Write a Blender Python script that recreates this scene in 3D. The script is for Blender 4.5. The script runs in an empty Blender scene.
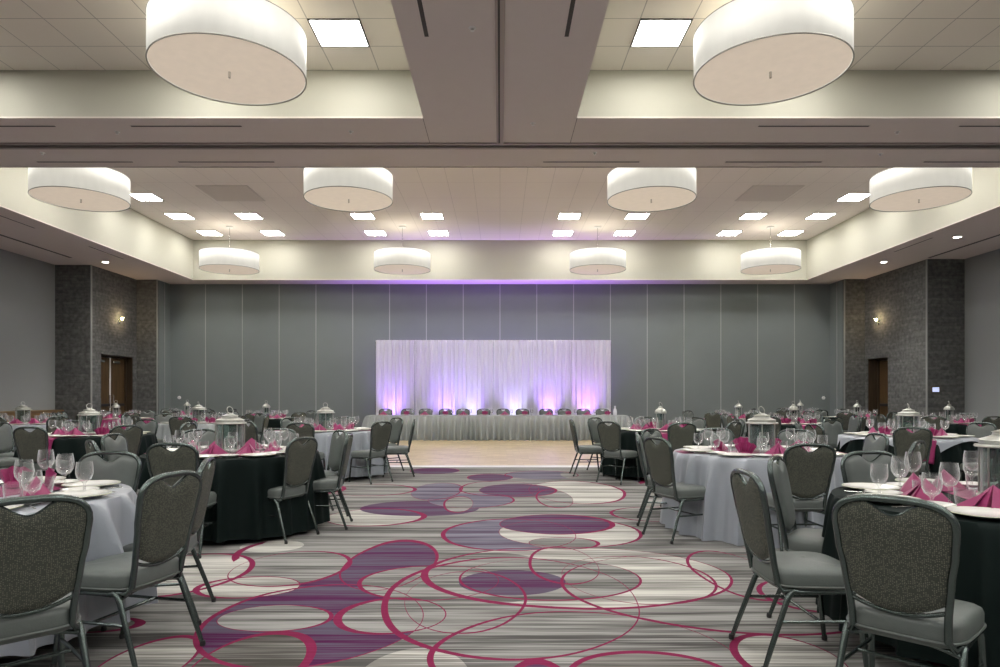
import bpy, math, random
from mathutils import Vector, Matrix, noise as mnoise
random.seed(7)
sc = bpy.context.scene
COL = sc.collection
PI = math.pi
R = math.radians

# ------------------------------------------------------------ camera, world, exposure
H = 1.30                     # eye height; the photograph's horizon is y = 397, focal length 667 px
cam_d = bpy.data.cameras.new('camera'); cam = bpy.data.objects.new('camera', cam_d); COL.objects.link(cam)
cam.location = (0, 0, H); cam.rotation_euler = (R(90), 0, 0)
cam_d.lens = 24.0; cam_d.sensor_width = 36.0; cam_d.shift_y = 0.0635
cam_d.clip_start = 0.05; cam_d.clip_end = 100
sc.camera = cam
w = bpy.data.worlds.new('world'); sc.world = w; w.use_nodes = True
w.node_tree.nodes['Background'].inputs[0].default_value = (0.8, 0.85, 1.0, 1)
w.node_tree.nodes['Background'].inputs[1].default_value = 0.05
sc.view_settings.view_transform = 'Standard'
sc.view_settings.look = 'None'
sc.view_settings.gamma = 1.0
sc.view_settings.use_curve_mapping = False
sc.view_settings.exposure = 0.10
L_PANEL = 34.0      # radiance of the recessed ceiling panels
L_SHADE = 0.50      # pendant shade glow
L_DIFF = 0.72       # pendant bottom diffuser glow
W_DRUM = 40.0       # bulb power of a pendant

# ------------------------------------------------------------ materials
def new_mat(name):
    m = bpy.data.materials.new(name); m.use_nodes = True
    nt = m.node_tree
    return m, nt, nt.nodes['Principled BSDF']
def N(nt, t, **kw):
    n = nt.nodes.new(t)
    for k, v in kw.items(): setattr(n, k, v)
    return n
def sin_(b, k, v):
    if k in b.inputs: b.inputs[k].default_value = v
def plain(name, col, rough=0.5, metal=0.0, bump=0.0, bscale=60, var=0.0, vscale=8, sheen=0.0, coat=0.0, spec=None):
    m, nt, b = new_mat(name)
    b.inputs['Base Color'].default_value = (*col, 1)
    b.inputs['Roughness'].default_value = rough; b.inputs['Metallic'].default_value = metal
    if sheen: sin_(b, 'Sheen Weight', sheen); sin_(b, 'Sheen Roughness', 0.4)
    if coat: sin_(b, 'Coat Weight', coat)
    if spec is not None: sin_(b, 'Specular IOR Level', spec)
    tc = N(nt, 'ShaderNodeTexCoord')
    if var:
        no = N(nt, 'ShaderNodeTexNoise'); no.inputs['Scale'].default_value = vscale; no.inputs['Detail'].default_value = 3
        nt.links.new(tc.outputs['Object'], no.inputs['Vector'])
        mx = N(nt, 'ShaderNodeMix', data_type='RGBA')
        mx.inputs['A'].default_value = (*[c*(1-var) for c in col], 1); mx.inputs['B'].default_value = (*[min(1, c*(1+var)) for c in col], 1)
        nt.links.new(no.outputs['Fac'], mx.inputs['Factor']); nt.links.new(mx.outputs['Result'], b.inputs['Base Color'])
    if bump:
        no = N(nt, 'ShaderNodeTexNoise'); no.inputs['Scale'].default_value = bscale; no.inputs['Detail'].default_value = 4
        nt.links.new(tc.outputs['Object'], no.inputs['Vector'])
        bp = N(nt, 'ShaderNodeBump'); bp.inputs['Strength'].default_value = bump; bp.inputs['Distance'].default_value = 0.01
        nt.links.new(no.outputs['Fac'], bp.inputs['Height']); nt.links.new(bp.outputs['Normal'], b.inputs['Normal'])
    return m
def emit(name, col, strength, base=(0.8, 0.8, 0.8)):
    m, nt, b = new_mat(name)
    b.inputs['Base Color'].default_value = (*base, 1); b.inputs['Roughness'].default_value = 0.6
    b.inputs['Emission Color'].default_value = (*col, 1); b.inputs['Emission Strength'].default_value = strength
    return m
M = {}
M['frame'] = plain('chair_frame_metal', (0.115, 0.142, 0.135), 0.27, 0.85, bump=0.03, bscale=180)
M['vinyl'] = plain('grey_vinyl', (0.122, 0.140, 0.130), 0.42, 0, bump=0.10, bscale=150, var=0.10, vscale=25)
M['steel'] = plain('polished_steel', (0.62, 0.62, 0.60), 0.22, 1.0)
M['silver_metal'] = plain('lantern_silver', (0.50, 0.51, 0.47), 0.34, 0.85, bump=0.1, bscale=40)
M['white_china'] = plain('white_china', (0.80, 0.80, 0.76), 0.18, 0, coat=0.3)
M['china_rim'] = plain('china_rim', (0.55, 0.58, 0.38), 0.3)
M['candle'] = plain('candle_wax', (0.80, 0.77, 0.68), 0.5)
M['silver_cloth'] = plain('silver_satin', (0.38, 0.41, 0.455), 0.30, 0.0, bump=0.06, bscale=90, sheen=0.3)
M['black_cloth'] = plain('black_cloth', (0.006, 0.012, 0.011), 0.7, 0.0, bump=0.05, bscale=120, spec=0.12)
M['white_cloth'] = plain('pale_grey_cloth', (0.40, 0.43, 0.44), 0.7, 0.0, bump=0.05, bscale=120)
M['magenta'] = plain('magenta_satin', (0.30, 0.018, 0.115), 0.45, 0.0, bump=0.08, bscale=70, sheen=0.25)
M['black_rubber'] = plain('black_rubber', (0.02, 0.02, 0.02), 0.7)
M['dark_metal'] = plain('dark_metal', (0.05, 0.05, 0.05), 0.4, 0.6)
M['ply'] = plain('table_ply', (0.30, 0.22, 0.14), 0.6, var=0.15)
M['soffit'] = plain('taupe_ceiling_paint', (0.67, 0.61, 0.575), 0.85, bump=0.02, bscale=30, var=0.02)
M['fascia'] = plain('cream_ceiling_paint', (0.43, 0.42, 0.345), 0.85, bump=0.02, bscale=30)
M['groove'] = plain('track_groove', (0.04, 0.037, 0.035), 0.6)
M['track'] = plain('track_metal', (0.34, 0.30, 0.28), 0.5, 0.3)
M['seam'] = plain('panel_seam_metal', (0.40, 0.43, 0.41), 0.45, 0.3)
M['wall_panel'] = plain('grey_wall_vinyl', (0.185, 0.210, 0.208), 0.75, bump=0.08, bscale=200, var=0.05, vscale=2)
M['side_panel'] = plain('light_grey_wall_vinyl', (0.26, 0.275, 0.275), 0.75, bump=0.05, bscale=200, var=0.05, vscale=1.2)
M['pier_corner'] = plain('corner_bead', (0.30, 0.31, 0.30), 0.5)
M['wood_dark'] = None
M['white_plastic'] = plain('white_plastic', (0.75, 0.75, 0.73), 0.4)
M['black_plastic'] = plain('black_plastic', (0.025, 0.025, 0.028), 0.5)
M['panel_glow'] = emit('light_panel_glow', (1.0, 0.98, 0.95), L_PANEL)
M['down_glow'] = emit('downlight_glow', (1.0, 0.95, 0.86), 30)
M['bulb_glow'] = emit('bulb_glow', (1.0, 0.66, 0.32), 60)
M['purple_glow'] = emit('purple_lens', (0.45, 0.2, 1.0), 12)
M['screen'] = emit('touch_screen', (0.45, 0.55, 0.9), 0.9)

def shade_mat(name, col, strength):          # glowing fabric lampshade, faint weave
    m, nt, b = new_mat(name)
    tc = N(nt, 'ShaderNodeTexCoord')
    no = N(nt, 'ShaderNodeTexNoise'); no.inputs['Scale'].default_value = 3.0; no.inputs['Detail'].default_value = 5
    mp = N(nt, 'ShaderNodeMapping'); mp.inputs['Scale'].default_value = (2.5, 2.5, 0.6)
    nt.links.new(tc.outputs['Object'], mp.inputs[0]); nt.links.new(mp.outputs[0], no.inputs['Vector'])
    mr = N(nt, 'ShaderNodeMapRange'); mr.inputs['To Min'].default_value = strength*0.86; mr.inputs['To Max'].default_value = strength*1.1
    nt.links.new(no.outputs['Fac'], mr.inputs['Value']); nt.links.new(mr.outputs[0], b.inputs['Emission Strength'])
    b.inputs['Emission Color'].default_value = (*col, 1); b.inputs['Base Color'].default_value = (0.34, 0.335, 0.31, 1)
    b.inputs['Roughness'].default_value = 0.9
    return m
M['shade'] = shade_mat('lampshade_fabric', (1.0, 0.97, 0.87), L_SHADE)
M['shade_bottom'] = shade_mat('lampshade_diffuser', (1.0, 0.82, 0.64), L_DIFF*0.66)
M['shade_inner'] = plain('lampshade_inner', (0.7, 0.68, 0.6), 0.9)

def glass_mat(name, col, rough=0.02, thin=False):
    m, nt, b = new_mat(name)
    out = nt.nodes['Material Output']; nt.nodes.remove(b)
    tr = N(nt, 'ShaderNodeBsdfTransparent'); tr.inputs[0].default_value = (*col, 1)
    gl = N(nt, 'ShaderNodeBsdfGlossy'); gl.inputs['Roughness'].default_value = rough
    lwt = N(nt, 'ShaderNodeLayerWeight'); lwt.inputs['Blend'].default_value = 0.35
    mx = N(nt, 'ShaderNodeMixShader')
    pw_ = N(nt, 'ShaderNodeMath', operation='POWER'); pw_.inputs[1].default_value = 1.7
    ma = N(nt, 'ShaderNodeMath', operation='MULTIPLY_ADD'); ma.inputs[1].default_value = 1.0; ma.inputs[2].default_value = 0.04
    nt.links.new(lwt.outputs['Facing'], pw_.inputs[0]); nt.links.new(pw_.outputs[0], ma.inputs[0]); nt.links.new(ma.outputs[0], mx.inputs[0])
    df = N(nt, 'ShaderNodeBsdfDiffuse'); df.inputs[0].default_value = (0.9, 0.92, 0.92, 1); m3 = N(nt, 'ShaderNodeMixShader'); m3.inputs[0].default_value = 0.65  # white put into the edges imitates bright light refracted by the glass
    nt.links.new(gl.outputs[0], m3.inputs[1]); nt.links.new(df.outputs[0], m3.inputs[2])
    nt.links.new(tr.outputs[0], mx.inputs[1]); nt.links.new(m3.outputs[0], mx.inputs[2]); nt.links.new(mx.outputs[0], out.inputs[0])
    return m
M['glass'] = glass_mat('clear_glass', (0.985, 0.985, 0.985), 0.08)
M['pane'] = glass_mat('lantern_glass', (0.70, 0.78, 0.76))

def tweed():
    m, nt, b = new_mat('olive_tweed')
    tc = N(nt, 'ShaderNodeTexCoord')
    sp = N(nt, 'ShaderNodeSeparateXYZ'); cb = N(nt, 'ShaderNodeCombineXYZ'); nt.links.new(tc.outputs['Object'], sp.inputs[0])
    nt.links.new(sp.outputs['X'], cb.inputs[0]); nt.links.new(sp.outputs['Z'], cb.inputs[1])
    vo = N(nt, 'ShaderNodeTexVoronoi', feature='F1', voronoi_dimensions='2D'); vo.inputs['Scale'].default_value = 150; vo.inputs['Randomness'].default_value = 0.45
    nt.links.new(cb.outputs[0], vo.inputs['Vector'])
    sx = N(nt, 'ShaderNodeSeparateColor'); nt.links.new(vo.outputs['Color'], sx.inputs[0])
    lt = N(nt, 'ShaderNodeMath', operation='LESS_THAN'); lt.inputs[1].default_value = 0.30
    nt.links.new(vo.outputs['Distance'], lt.inputs[0])
    g = N(nt, 'ShaderNodeMath', operation='GREATER_THAN'); g.inputs[1].default_value = 0.38
    nt.links.new(sx.outputs[0], g.inputs[0])
    mu = N(nt, 'ShaderNodeMath', operation='MULTIPLY'); nt.links.new(lt.outputs[0], mu.inputs[0]); nt.links.new(g.outputs[0], mu.inputs[1])
    mx = N(nt, 'ShaderNodeMix', data_type='RGBA')
    mx.inputs['A'].default_value = (0.062, 0.068, 0.055, 1); mx.inputs['B'].default_value = (0.185, 0.185, 0.14, 1)
    nt.links.new(mu.outputs[0], mx.inputs['Factor']); nt.links.new(mx.outputs['Result'], b.inputs['Base Color'])
    b.inputs['Roughness'].default_value = 0.9
    return m
M['tweed'] = tweed()

def wood(name, c1, c2, axis='z', scale=1.0, rough=0.4):
    m, nt, b = new_mat(name)
    tc = N(nt, 'ShaderNodeTexCoord'); mp = N(nt, 'ShaderNodeMapping')
    s = {'z': (22, 22, 1.3), 'x': (1.3, 22, 22), 'y': (22, 1.3, 22)}[axis]
    mp.inputs['Scale'].default_value = tuple(v*scale for v in s)
    no = N(nt, 'ShaderNodeTexNoise'); no.inputs['Scale'].default_value = 1.0; no.inputs['Detail'].default_value = 5; no.inputs['Distortion'].default_value = 0.6
    nt.links.new(tc.outputs['Object'], mp.inputs[0]); nt.links.new(mp.outputs[0], no.inputs['Vector'])
    cr = N(nt, 'ShaderNodeValToRGB'); cr.color_ramp.elements[0].color = (*c1, 1); cr.color_ramp.elements[1].color = (*c2, 1)
    cr.color_ramp.elements[0].position = 0.3; cr.color_ramp.elements[1].position = 0.7
    nt.links.new(no.outputs['Fac'], cr.inputs[0]); nt.links.new(cr.outputs[0], b.inputs['Base Color'])
    b.inputs['Roughness'].default_value = rough
    return m
M['wood_door'] = wood('walnut_door', (0.06, 0.034, 0.013), (0.12, 0.072, 0.030), 'z')
M['wood_dark'] = wood('dark_frame_wood', (0.03, 0.02, 0.012), (0.06, 0.04, 0.022), 'z')
M['wood_buffet'] = wood('brown_buffet_wood', (0.12, 0.07, 0.03), (0.22, 0.14, 0.06), 'y')

def brick(name, axis):                       # textured stone-look wall covering
    m, nt, b = new_mat(name)
    tc = N(nt, 'ShaderNodeTexCoord'); sp = N(nt, 'ShaderNodeSeparateXYZ'); cb = N(nt, 'ShaderNodeCombineXYZ')
    nt.links.new(tc.outputs['Object'], sp.inputs[0])
    nt.links.new(sp.outputs['Y' if axis == 'x' else 'X'], cb.inputs[0]); nt.links.new(sp.outputs['Z'], cb.inputs[1])
    br = N(nt, 'ShaderNodeTexBrick'); br.inputs['Scale'].default_value = 1.0
    br.inputs['Brick Width'].default_value = 0.42; br.inputs['Row Height'].default_value = 0.085; br.inputs['Mortar Size'].default_value = 0.006
    br.inputs['Color1'].default_value = (0.095, 0.100, 0.097, 1); br.inputs['Color2'].default_value = (0.135, 0.137, 0.132, 1); br.inputs['Mortar'].default_value = (0.09, 0.094, 0.092, 1)
    nt.links.new(cb.outputs[0], br.inputs['Vector'])
    no = N(nt, 'ShaderNodeTexNoise'); no.inputs['Scale'].default_value = 9; no.inputs['Detail'].default_value = 6
    nt.links.new(cb.outputs[0], no.inputs['Vector'])
    mr = N(nt, 'ShaderNodeMapRange'); mr.inputs['From Min'].default_value = 0.3; mr.inputs['From Max'].default_value = 0.7; mr.inputs['To Min'].default_value = 0.65; mr.inputs['To Max'].default_value = 1.35
    nt.links.new(no.outputs['Fac'], mr.inputs['Value'])
    vm = N(nt, 'ShaderNodeVectorMath', operation='SCALE'); nt.links.new(br.outputs['Color'], vm.inputs[0]); nt.links.new(mr.outputs[0], vm.inputs['Scale'])
    nt.links.new(vm.outputs[0], b.inputs['Base Color'])
    bp = N(nt, 'ShaderNodeBump'); bp.inputs['Strength'].default_value = 0.5; bp.inputs['Distance'].default_value = 0.01
    nt.links.new(br.outputs['Fac'], bp.inputs['Height']); bp.invert = True
    nt.links.new(bp.outputs['Normal'], b.inputs['Normal']); b.inputs['Roughness'].default_value = 0.8
    return m
M['brick_x'] = brick('textured_stone_wall_side', 'x'); M['brick_y'] = brick('textured_stone_wall_face', 'y')

def tiles(name, c, size_x, size_y, grid=0.010, gcol=0.5, offx=0.0, offy=0.0, var=0.06):
    m, nt, b = new_mat(name)
    tc = N(nt, 'ShaderNodeTexCoord'); sp = N(nt, 'ShaderNodeSeparateXYZ'); nt.links.new(tc.outputs['Object'], sp.inputs[0])
    outs = []
    for ax, s, o in (('X', size_x, offx), ('Y', size_y, offy)):
        a = N(nt, 'ShaderNodeMath', operation='ADD'); a.inputs[1].default_value = o + 100*s; nt.links.new(sp.outputs[ax], a.inputs[0])
        pp = N(nt, 'ShaderNodeMath', operation='PINGPONG'); pp.inputs[1].default_value = s/2; nt.links.new(a.outputs[0], pp.inputs[0])
        l = N(nt, 'ShaderNodeMath', operation='LESS_THAN'); l.inputs[1].default_value = grid; nt.links.new(pp.outputs[0], l.inputs[0]); outs.append(l)
    mxm = N(nt, 'ShaderNodeMath', operation='MAXIMUM'); nt.links.new(outs[0].outputs[0], mxm.inputs[0]); nt.links.new(outs[1].outputs[0], mxm.inputs[1])
    no = N(nt, 'ShaderNodeTexNoise'); no.inputs['Scale'].default_value = 0.35; nt.links.new(tc.outputs['Object'], no.inputs['Vector'])
    m1 = N(nt, 'ShaderNodeMix', data_type='RGBA'); m1.inputs['A'].default_value = (*[v*(1-var) for v in c], 1); m1.inputs['B'].default_value = (*[v*(1+var) for v in c], 1)
    nt.links.new(no.outputs['Fac'], m1.inputs['Factor'])
    m2 = N(nt, 'ShaderNodeMix', data_type='RGBA'); nt.links.new(mxm.outputs[0], m2.inputs['Factor']); nt.links.new(m1.outputs['Result'], m2.inputs['A'])
    m2.inputs['B'].default_value = (*[v*gcol for v in c], 1)
    nt.links.new(m2.outputs['Result'], b.inputs['Base Color']); b.inputs['Roughness'].default_value = 0.8
    return m
M['tile_right'] = tiles('ceiling_tiles_front_right', (0.78, 0.735, 0.64), 0.61, 0.61, 0.006, 0.55, 0.205, 0.215)
M['tile_left'] = tiles('ceiling_tiles_front_left', (0.78, 0.735, 0.64), 0.61, 0.61, 0.006, 0.55, 0.405, 0.215)
M['tile_far'] = tiles('ceiling_tiles_rear', (0.78, 0.72, 0.67), 0.61, 1.22, 0.005, 0.75, 0.0, 0.30)

def parquet():
    m, nt, b = new_mat('dance_floor_wood')
    tc = N(nt, 'ShaderNodeTexCoord')
    br = N(nt, 'ShaderNodeTexBrick'); br.inputs['Scale'].default_value = 1; br.inputs['Brick Width'].default_value = 0.30; br.inputs['Row Height'].default_value = 0.0762*2
    br.inputs['Mortar Size'].default_value = 0.002; br.inputs['Color1'].default_value = (0.50, 0.39, 0.20, 1); br.inputs['Color2'].default_value = (0.68, 0.56, 0.33, 1); br.inputs['Mortar'].default_value = (0.35, 0.25, 0.15, 1)
    nt.links.new(tc.outputs['Object'], br.inputs['Vector'])
    nt.links.new(br.outputs['Color'], b.inputs['Base Color']); b.inputs['Roughness'].default_value = 0.28
    return m
M['parquet'] = parquet()

def curtain_mat(name, col, trans):
    m, nt, b = new_mat(name)
    out = nt.nodes['Material Output']; nt.nodes.remove(b)
    df = N(nt, 'ShaderNodeBsdfDiffuse'); df.inputs[0].default_value = (*col, 1)
    tr = N(nt, 'ShaderNodeBsdfTranslucent'); tr.inputs[0].default_value = (*col, 1)
    mx = N(nt, 'ShaderNodeMixShader'); mx.inputs[0].default_value = trans
    nt.links.new(df.outputs[0], mx.inputs[1]); nt.links.new(tr.outputs[0], mx.inputs[2]); nt.links.new(mx.outputs[0], out.inputs[0])
    return m
M['curtain'] = curtain_mat('white_sheer_drape', (0.80, 0.81, 0.82), 0.30)

# ---- carpet: streaked ground with magenta rings and filled lobes, all in floor metres
# (left, right, top, bottom of each ring as read off the floor, line width m, side where the line is thickest deg, fill)
# fills: 0 grey, 1 cream, 2 purple, 3 lavender grey, 4 warm dark grey
def fl(px, py):
    d = 867.0/(py-397.0); return (px-500.0)*d/667.0, d
RINGS = [
 # big fills first
 (203, 470, 560, 668, 0.0, 0, 0),
 (426, 726, 547, 609, 0.050, 225, 1),
 (428, 556, 553, 604, 0.0, 0, 0),
 (386, 633, 558, 660, 0.046, 180, None),
 (562, 905, 553, 633, 0.034, 270, None),
 (212, 420, 584, 668, 0.035, 180, 2),
 (347, 436, 541, 590, 0.055, 90, 2),
 (290, 365, 570, 612, 0.0, 0, 2),
 (238, 347, 551, 586, 0.040, 0, 0),
 (361, 500, 566, 600, 0.030, 180, 0),
 (120, 247, 554, 597, 0.045, 0, 1),
 (203, 300, 576, 598, 0.040, 180, 1),
 (221, 330, 605, 631, 0.022, 0, 0),
 (202, 308, 632, 700, 0.060, 30, 4),
 (339, 444, 598, 632, 0.048, 180, 0),
 (461, 637, 559, 601, 0.026, 270, 0),
 (461, 565, 571, 596, 0.0, 0, 2),
 (405, 525, 572, 632, 0.024, 0, None),
 (529, 596, 547, 585, 0.036, 180, None),
 (562, 710, 556, 605, 0.022, 0, None),
 (430, 735, 612, 720, 0.030, 180, 0),
 (570, 735, 651, 715, 0.040, 90, 4),
 (738, 840, 633, 690, 0.050, 180, 1),
 (696, 775, 551, 600, 0.034, 180, None),
 (765, 850, 580, 612, 0.040, 180, None),
 (508, 575, 662, 730, 0.050, 90, 2),
 (350, 470, 648, 740, 0.0, 90, 1),
 (60, 142, 616, 631, 0.045, 0, 4),
 (105, 190, 636, 700, 0.030, 90, 1),
 # farther up the aisle
 (443, 575, 519, 551, 0.045, 180, 3),
 (498, 640, 519, 547, 0.034, 0, 1),
 (498, 614, 515, 534, 0.050, 0, 2),
 (530, 597, 537, 549, 0.030, 0, 0),
 (327, 423, 509, 526, 0.060, 0, 1),
 (360, 480, 501, 516, 0.0, 0, 2),
 (330, 414, 484.5, 496, 0.050, 0, 0),
 (412, 462, 483, 500, 0.030, 0, 3),
 (460, 540, 481, 496, 0.040, 180, 0),
 (530, 622, 481, 504, 0.050, 0, 1),
 (430, 514, 493, 508, 0.030, 0, 3),
 (445, 474, 496.5, 512, 0.045, 180, 0),
 (537, 572, 490, 508, 0.040, 180, 0),
 (480, 556, 484, 497, 0.035, 0, 2),
 (612, 700, 507, 522, 0.035, 180, None),
 (505, 578, 471, 479.5, 0.035, 90, 3),
 (466, 512, 474, 481, 0.040, 90, 2),
 (410, 460, 468, 474, 0.020, 90, 2),
 (300, 372, 526, 546, 0.0, 0, 0),
 (240, 302, 540, 552, 0.0, 0, 1),
 (560, 640, 470, 481, 0.0, 0, 0),
]
def carpet():
    m, nt, b = new_mat('patterned_carpet')
    tc = N(nt, 'ShaderNodeTexCoord'); P = tc.outputs['Object']
    L = nt.links.new
    def math_(op, a, b_=None, c=None):
        n = N(nt, 'ShaderNodeMath', operation=op)
        for i, v in enumerate((a, b_, c)):
            if v is None: continue
            if isinstance(v, (int, float)): n.inputs[i].default_value = v
            else: L(v, n.inputs[i])
        return n.outputs[0]
    # wobble so rings are hand drawn rather than perfect
    wn = N(nt, 'ShaderNodeTexNoise'); wn.inputs['Scale'].default_value = 0.8; wn.inputs['Detail'].default_value = 1; L(P, wn.inputs['Vector'])
    ws = N(nt, 'ShaderNodeVectorMath', operation='MULTIPLY_ADD'); L(wn.outputs['Color'], ws.inputs[0]); ws.inputs[1].default_value = (0.12, 0.12, 0); 
    av = N(nt, 'ShaderNodeVectorMath', operation='SUBTRACT'); L(P, av.inputs[0]); av.inputs[1].default_value = (0.06, 0.06, 0)
    L(av.outputs[0], ws.inputs[2]); Q = ws.outputs[0]
    # base region: broad soft patches of grey and cream
    bn = N(nt, 'ShaderNodeTexVoronoi'); bn.inputs['Scale'].default_value = 0.55; L(Q, bn.inputs['Vector'])
    bs = N(nt, 'ShaderNodeSeparateColor'); L(bn.outputs['Color'], bs.inputs[0])
    sx = N(nt, 'ShaderNodeSeparateXYZ'); L(P, sx.inputs[0])
    away = math_('GREATER_THAN', math_('ABSOLUTE', sx.outputs[0]), 2.1)
    incirc = math_('LESS_THAN', bn.outputs['Distance'], 0.50)
    bpick = math_('MULTIPLY', math_('FLOOR', math_('MULTIPLY', bs.outputs[0], 4.99)), incirc)
    idx = math_('MULTIPLY', bpick, away)
    lw0 = math_('LESS_THAN', math_('ABSOLUTE', math_('SUBTRACT', bn.outputs['Distance'], 0.50)), math_('MULTIPLY_ADD', bs.outputs[1], 0.025, 0.008))
    line = math_('MULTIPLY', lw0, away)
    for (xl, xr, yt, yb, lwid, ang, fill) in RINGS:
        d2 = 867.0/(yt-397.0); d1 = 867.0/(yb-397.0); cy = (d1+d2)/2; ry = (d2-d1)/2
        x0 = (xl-500)*cy/667; x1 = (xr-500)*cy/667; cx = (x0+x1)/2; rx = (x1-x0)/2
        s = N(nt, 'ShaderNodeVectorMath', operation='SUBTRACT'); L(Q, s.inputs[0]); s.inputs[1].default_value = (cx, cy, 0)
        mu = N(nt, 'ShaderNodeVectorMath', operation='MULTIPLY'); L(s.outputs[0], mu.inputs[0]); mu.inputs[1].default_value = (1/rx, 1/ry, 0)
        ln = N(nt, 'ShaderNodeVectorMath', operation='LENGTH'); L(mu.outputs[0], ln.inputs[0]); t = ln.outputs['Value']
        if lwid:
            dt = N(nt, 'ShaderNodeVectorMath', operation='DOT_PRODUCT'); L(mu.outputs[0], dt.inputs[0])
            dt.inputs[1].default_value = (math.cos(R(ang)), math.sin(R(ang)), 0)
            hw = lwid*0.40/math.sqrt(rx*ry)
            th = math_('MULTIPLY_ADD', dt.outputs['Value'], hw*0.55, hw*0.75)
            line = math_('MAXIMUM', line, math_('LESS_THAN', math_('ABSOLUTE', math_('SUBTRACT', t, 1.0)), th))
        if fill is not None:
            ins = math_('LESS_THAN', t, 1.0)
            # idx = idx + ins*(fill-idx)
            idx = math_('MULTIPLY_ADD', ins, math_('SUBTRACT', float(fill), idx), idx)
    u = math_('DIVIDE', math_('ADD', idx, 0.5), 5.0)
    DARK = [(0.088, 0.086, 0.082), (0.22, 0.213, 0.195), (0.090, 0.016, 0.072), (0.085, 0.060, 0.100), (0.070, 0.066, 0.058)]
    LITE = [(0.355, 0.352, 0.335), (0.64, 0.63, 0.58), (0.120, 0.108, 0.150), (0.23, 0.23, 0.275), (0.25, 0.242, 0.225)]
    def ramp(cols):
        r = N(nt, 'ShaderNodeValToRGB'); r.color_ramp.interpolation = 'CONSTANT'
        e = r.color_ramp.elements
        e[0].position = 0; e[0].color = (*cols[0], 1); e[1].position = 0.2; e[1].color = (*cols[1], 1)
        for i in (2, 3, 4):
            q = e.new(0.2*i); q.color = (*cols[i], 1)
        L(u, r.inputs[0]); return r.outputs[0]
    def streak(sx_, sy_, det):
        mp = N(nt, 'ShaderNodeMapping'); mp.inputs['Scale'].default_value = (sx_, sy_, 1); L(P, mp.inputs[0])
        n = N(nt, 'ShaderNodeTexNoise'); n.inputs['Scale'].default_value = 1; n.inputs['Detail'].default_value = det; L(mp.outputs[0], n.inputs['Vector'])
        return n.outputs['Fac']
    broad = streak(0.28, 5.5, 1.0); fine = streak(1.5, 62.0, 2.0); mid = streak(0.45, 20.0, 1.0)
    s1 = math_('ADD', math_('MULTIPLY', broad, 0.75), math_('ADD', math_('MULTIPLY', fine, 0.85), math_('MULTIPLY', mid, 0.6)))
    mr = N(nt, 'ShaderNodeMapRange'); mr.inputs['From Min'].default_value = 0.94; mr.inputs['From Max'].default_value = 1.26; L(s1, mr.inputs['Value'])
    mx = N(nt, 'ShaderNodeMix', data_type='RGBA'); L(mr.outputs[0], mx.inputs['Factor']); L(ramp(DARK), mx.inputs['A']); L(ramp(LITE), mx.inputs['B'])
    # ring line colour, slightly streaked
    lc = N(nt, 'ShaderNodeMix', data_type='RGBA'); L(fine, lc.inputs['Factor']); lc.inputs['A'].default_value = (0.165, 0.012, 0.050, 1); lc.inputs['B'].default_value = (0.29, 0.030, 0.100, 1)
    m2 = N(nt, 'ShaderNodeMix', data_type='RGBA'); L(line, m2.inputs['Factor']); L(mx.outputs['Result'], m2.inputs['A']); L(lc.outputs['Result'], m2.inputs['B'])
    L(m2.outputs['Result'], b.inputs['Base Color']); b.inputs['Roughness'].default_value = 0.95
    sin_(b, 'Specular IOR Level', 0.1)
    bp = N(nt, 'ShaderNodeBump'); bp.inputs['Strength'].default_value = 0.25; bp.inputs['Distance'].default_value = 0.004
    L(fine, bp.inputs['Height']); L(bp.outputs['Normal'], b.inputs['Normal'])
    return m
M['carpet'] = carpet()

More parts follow.
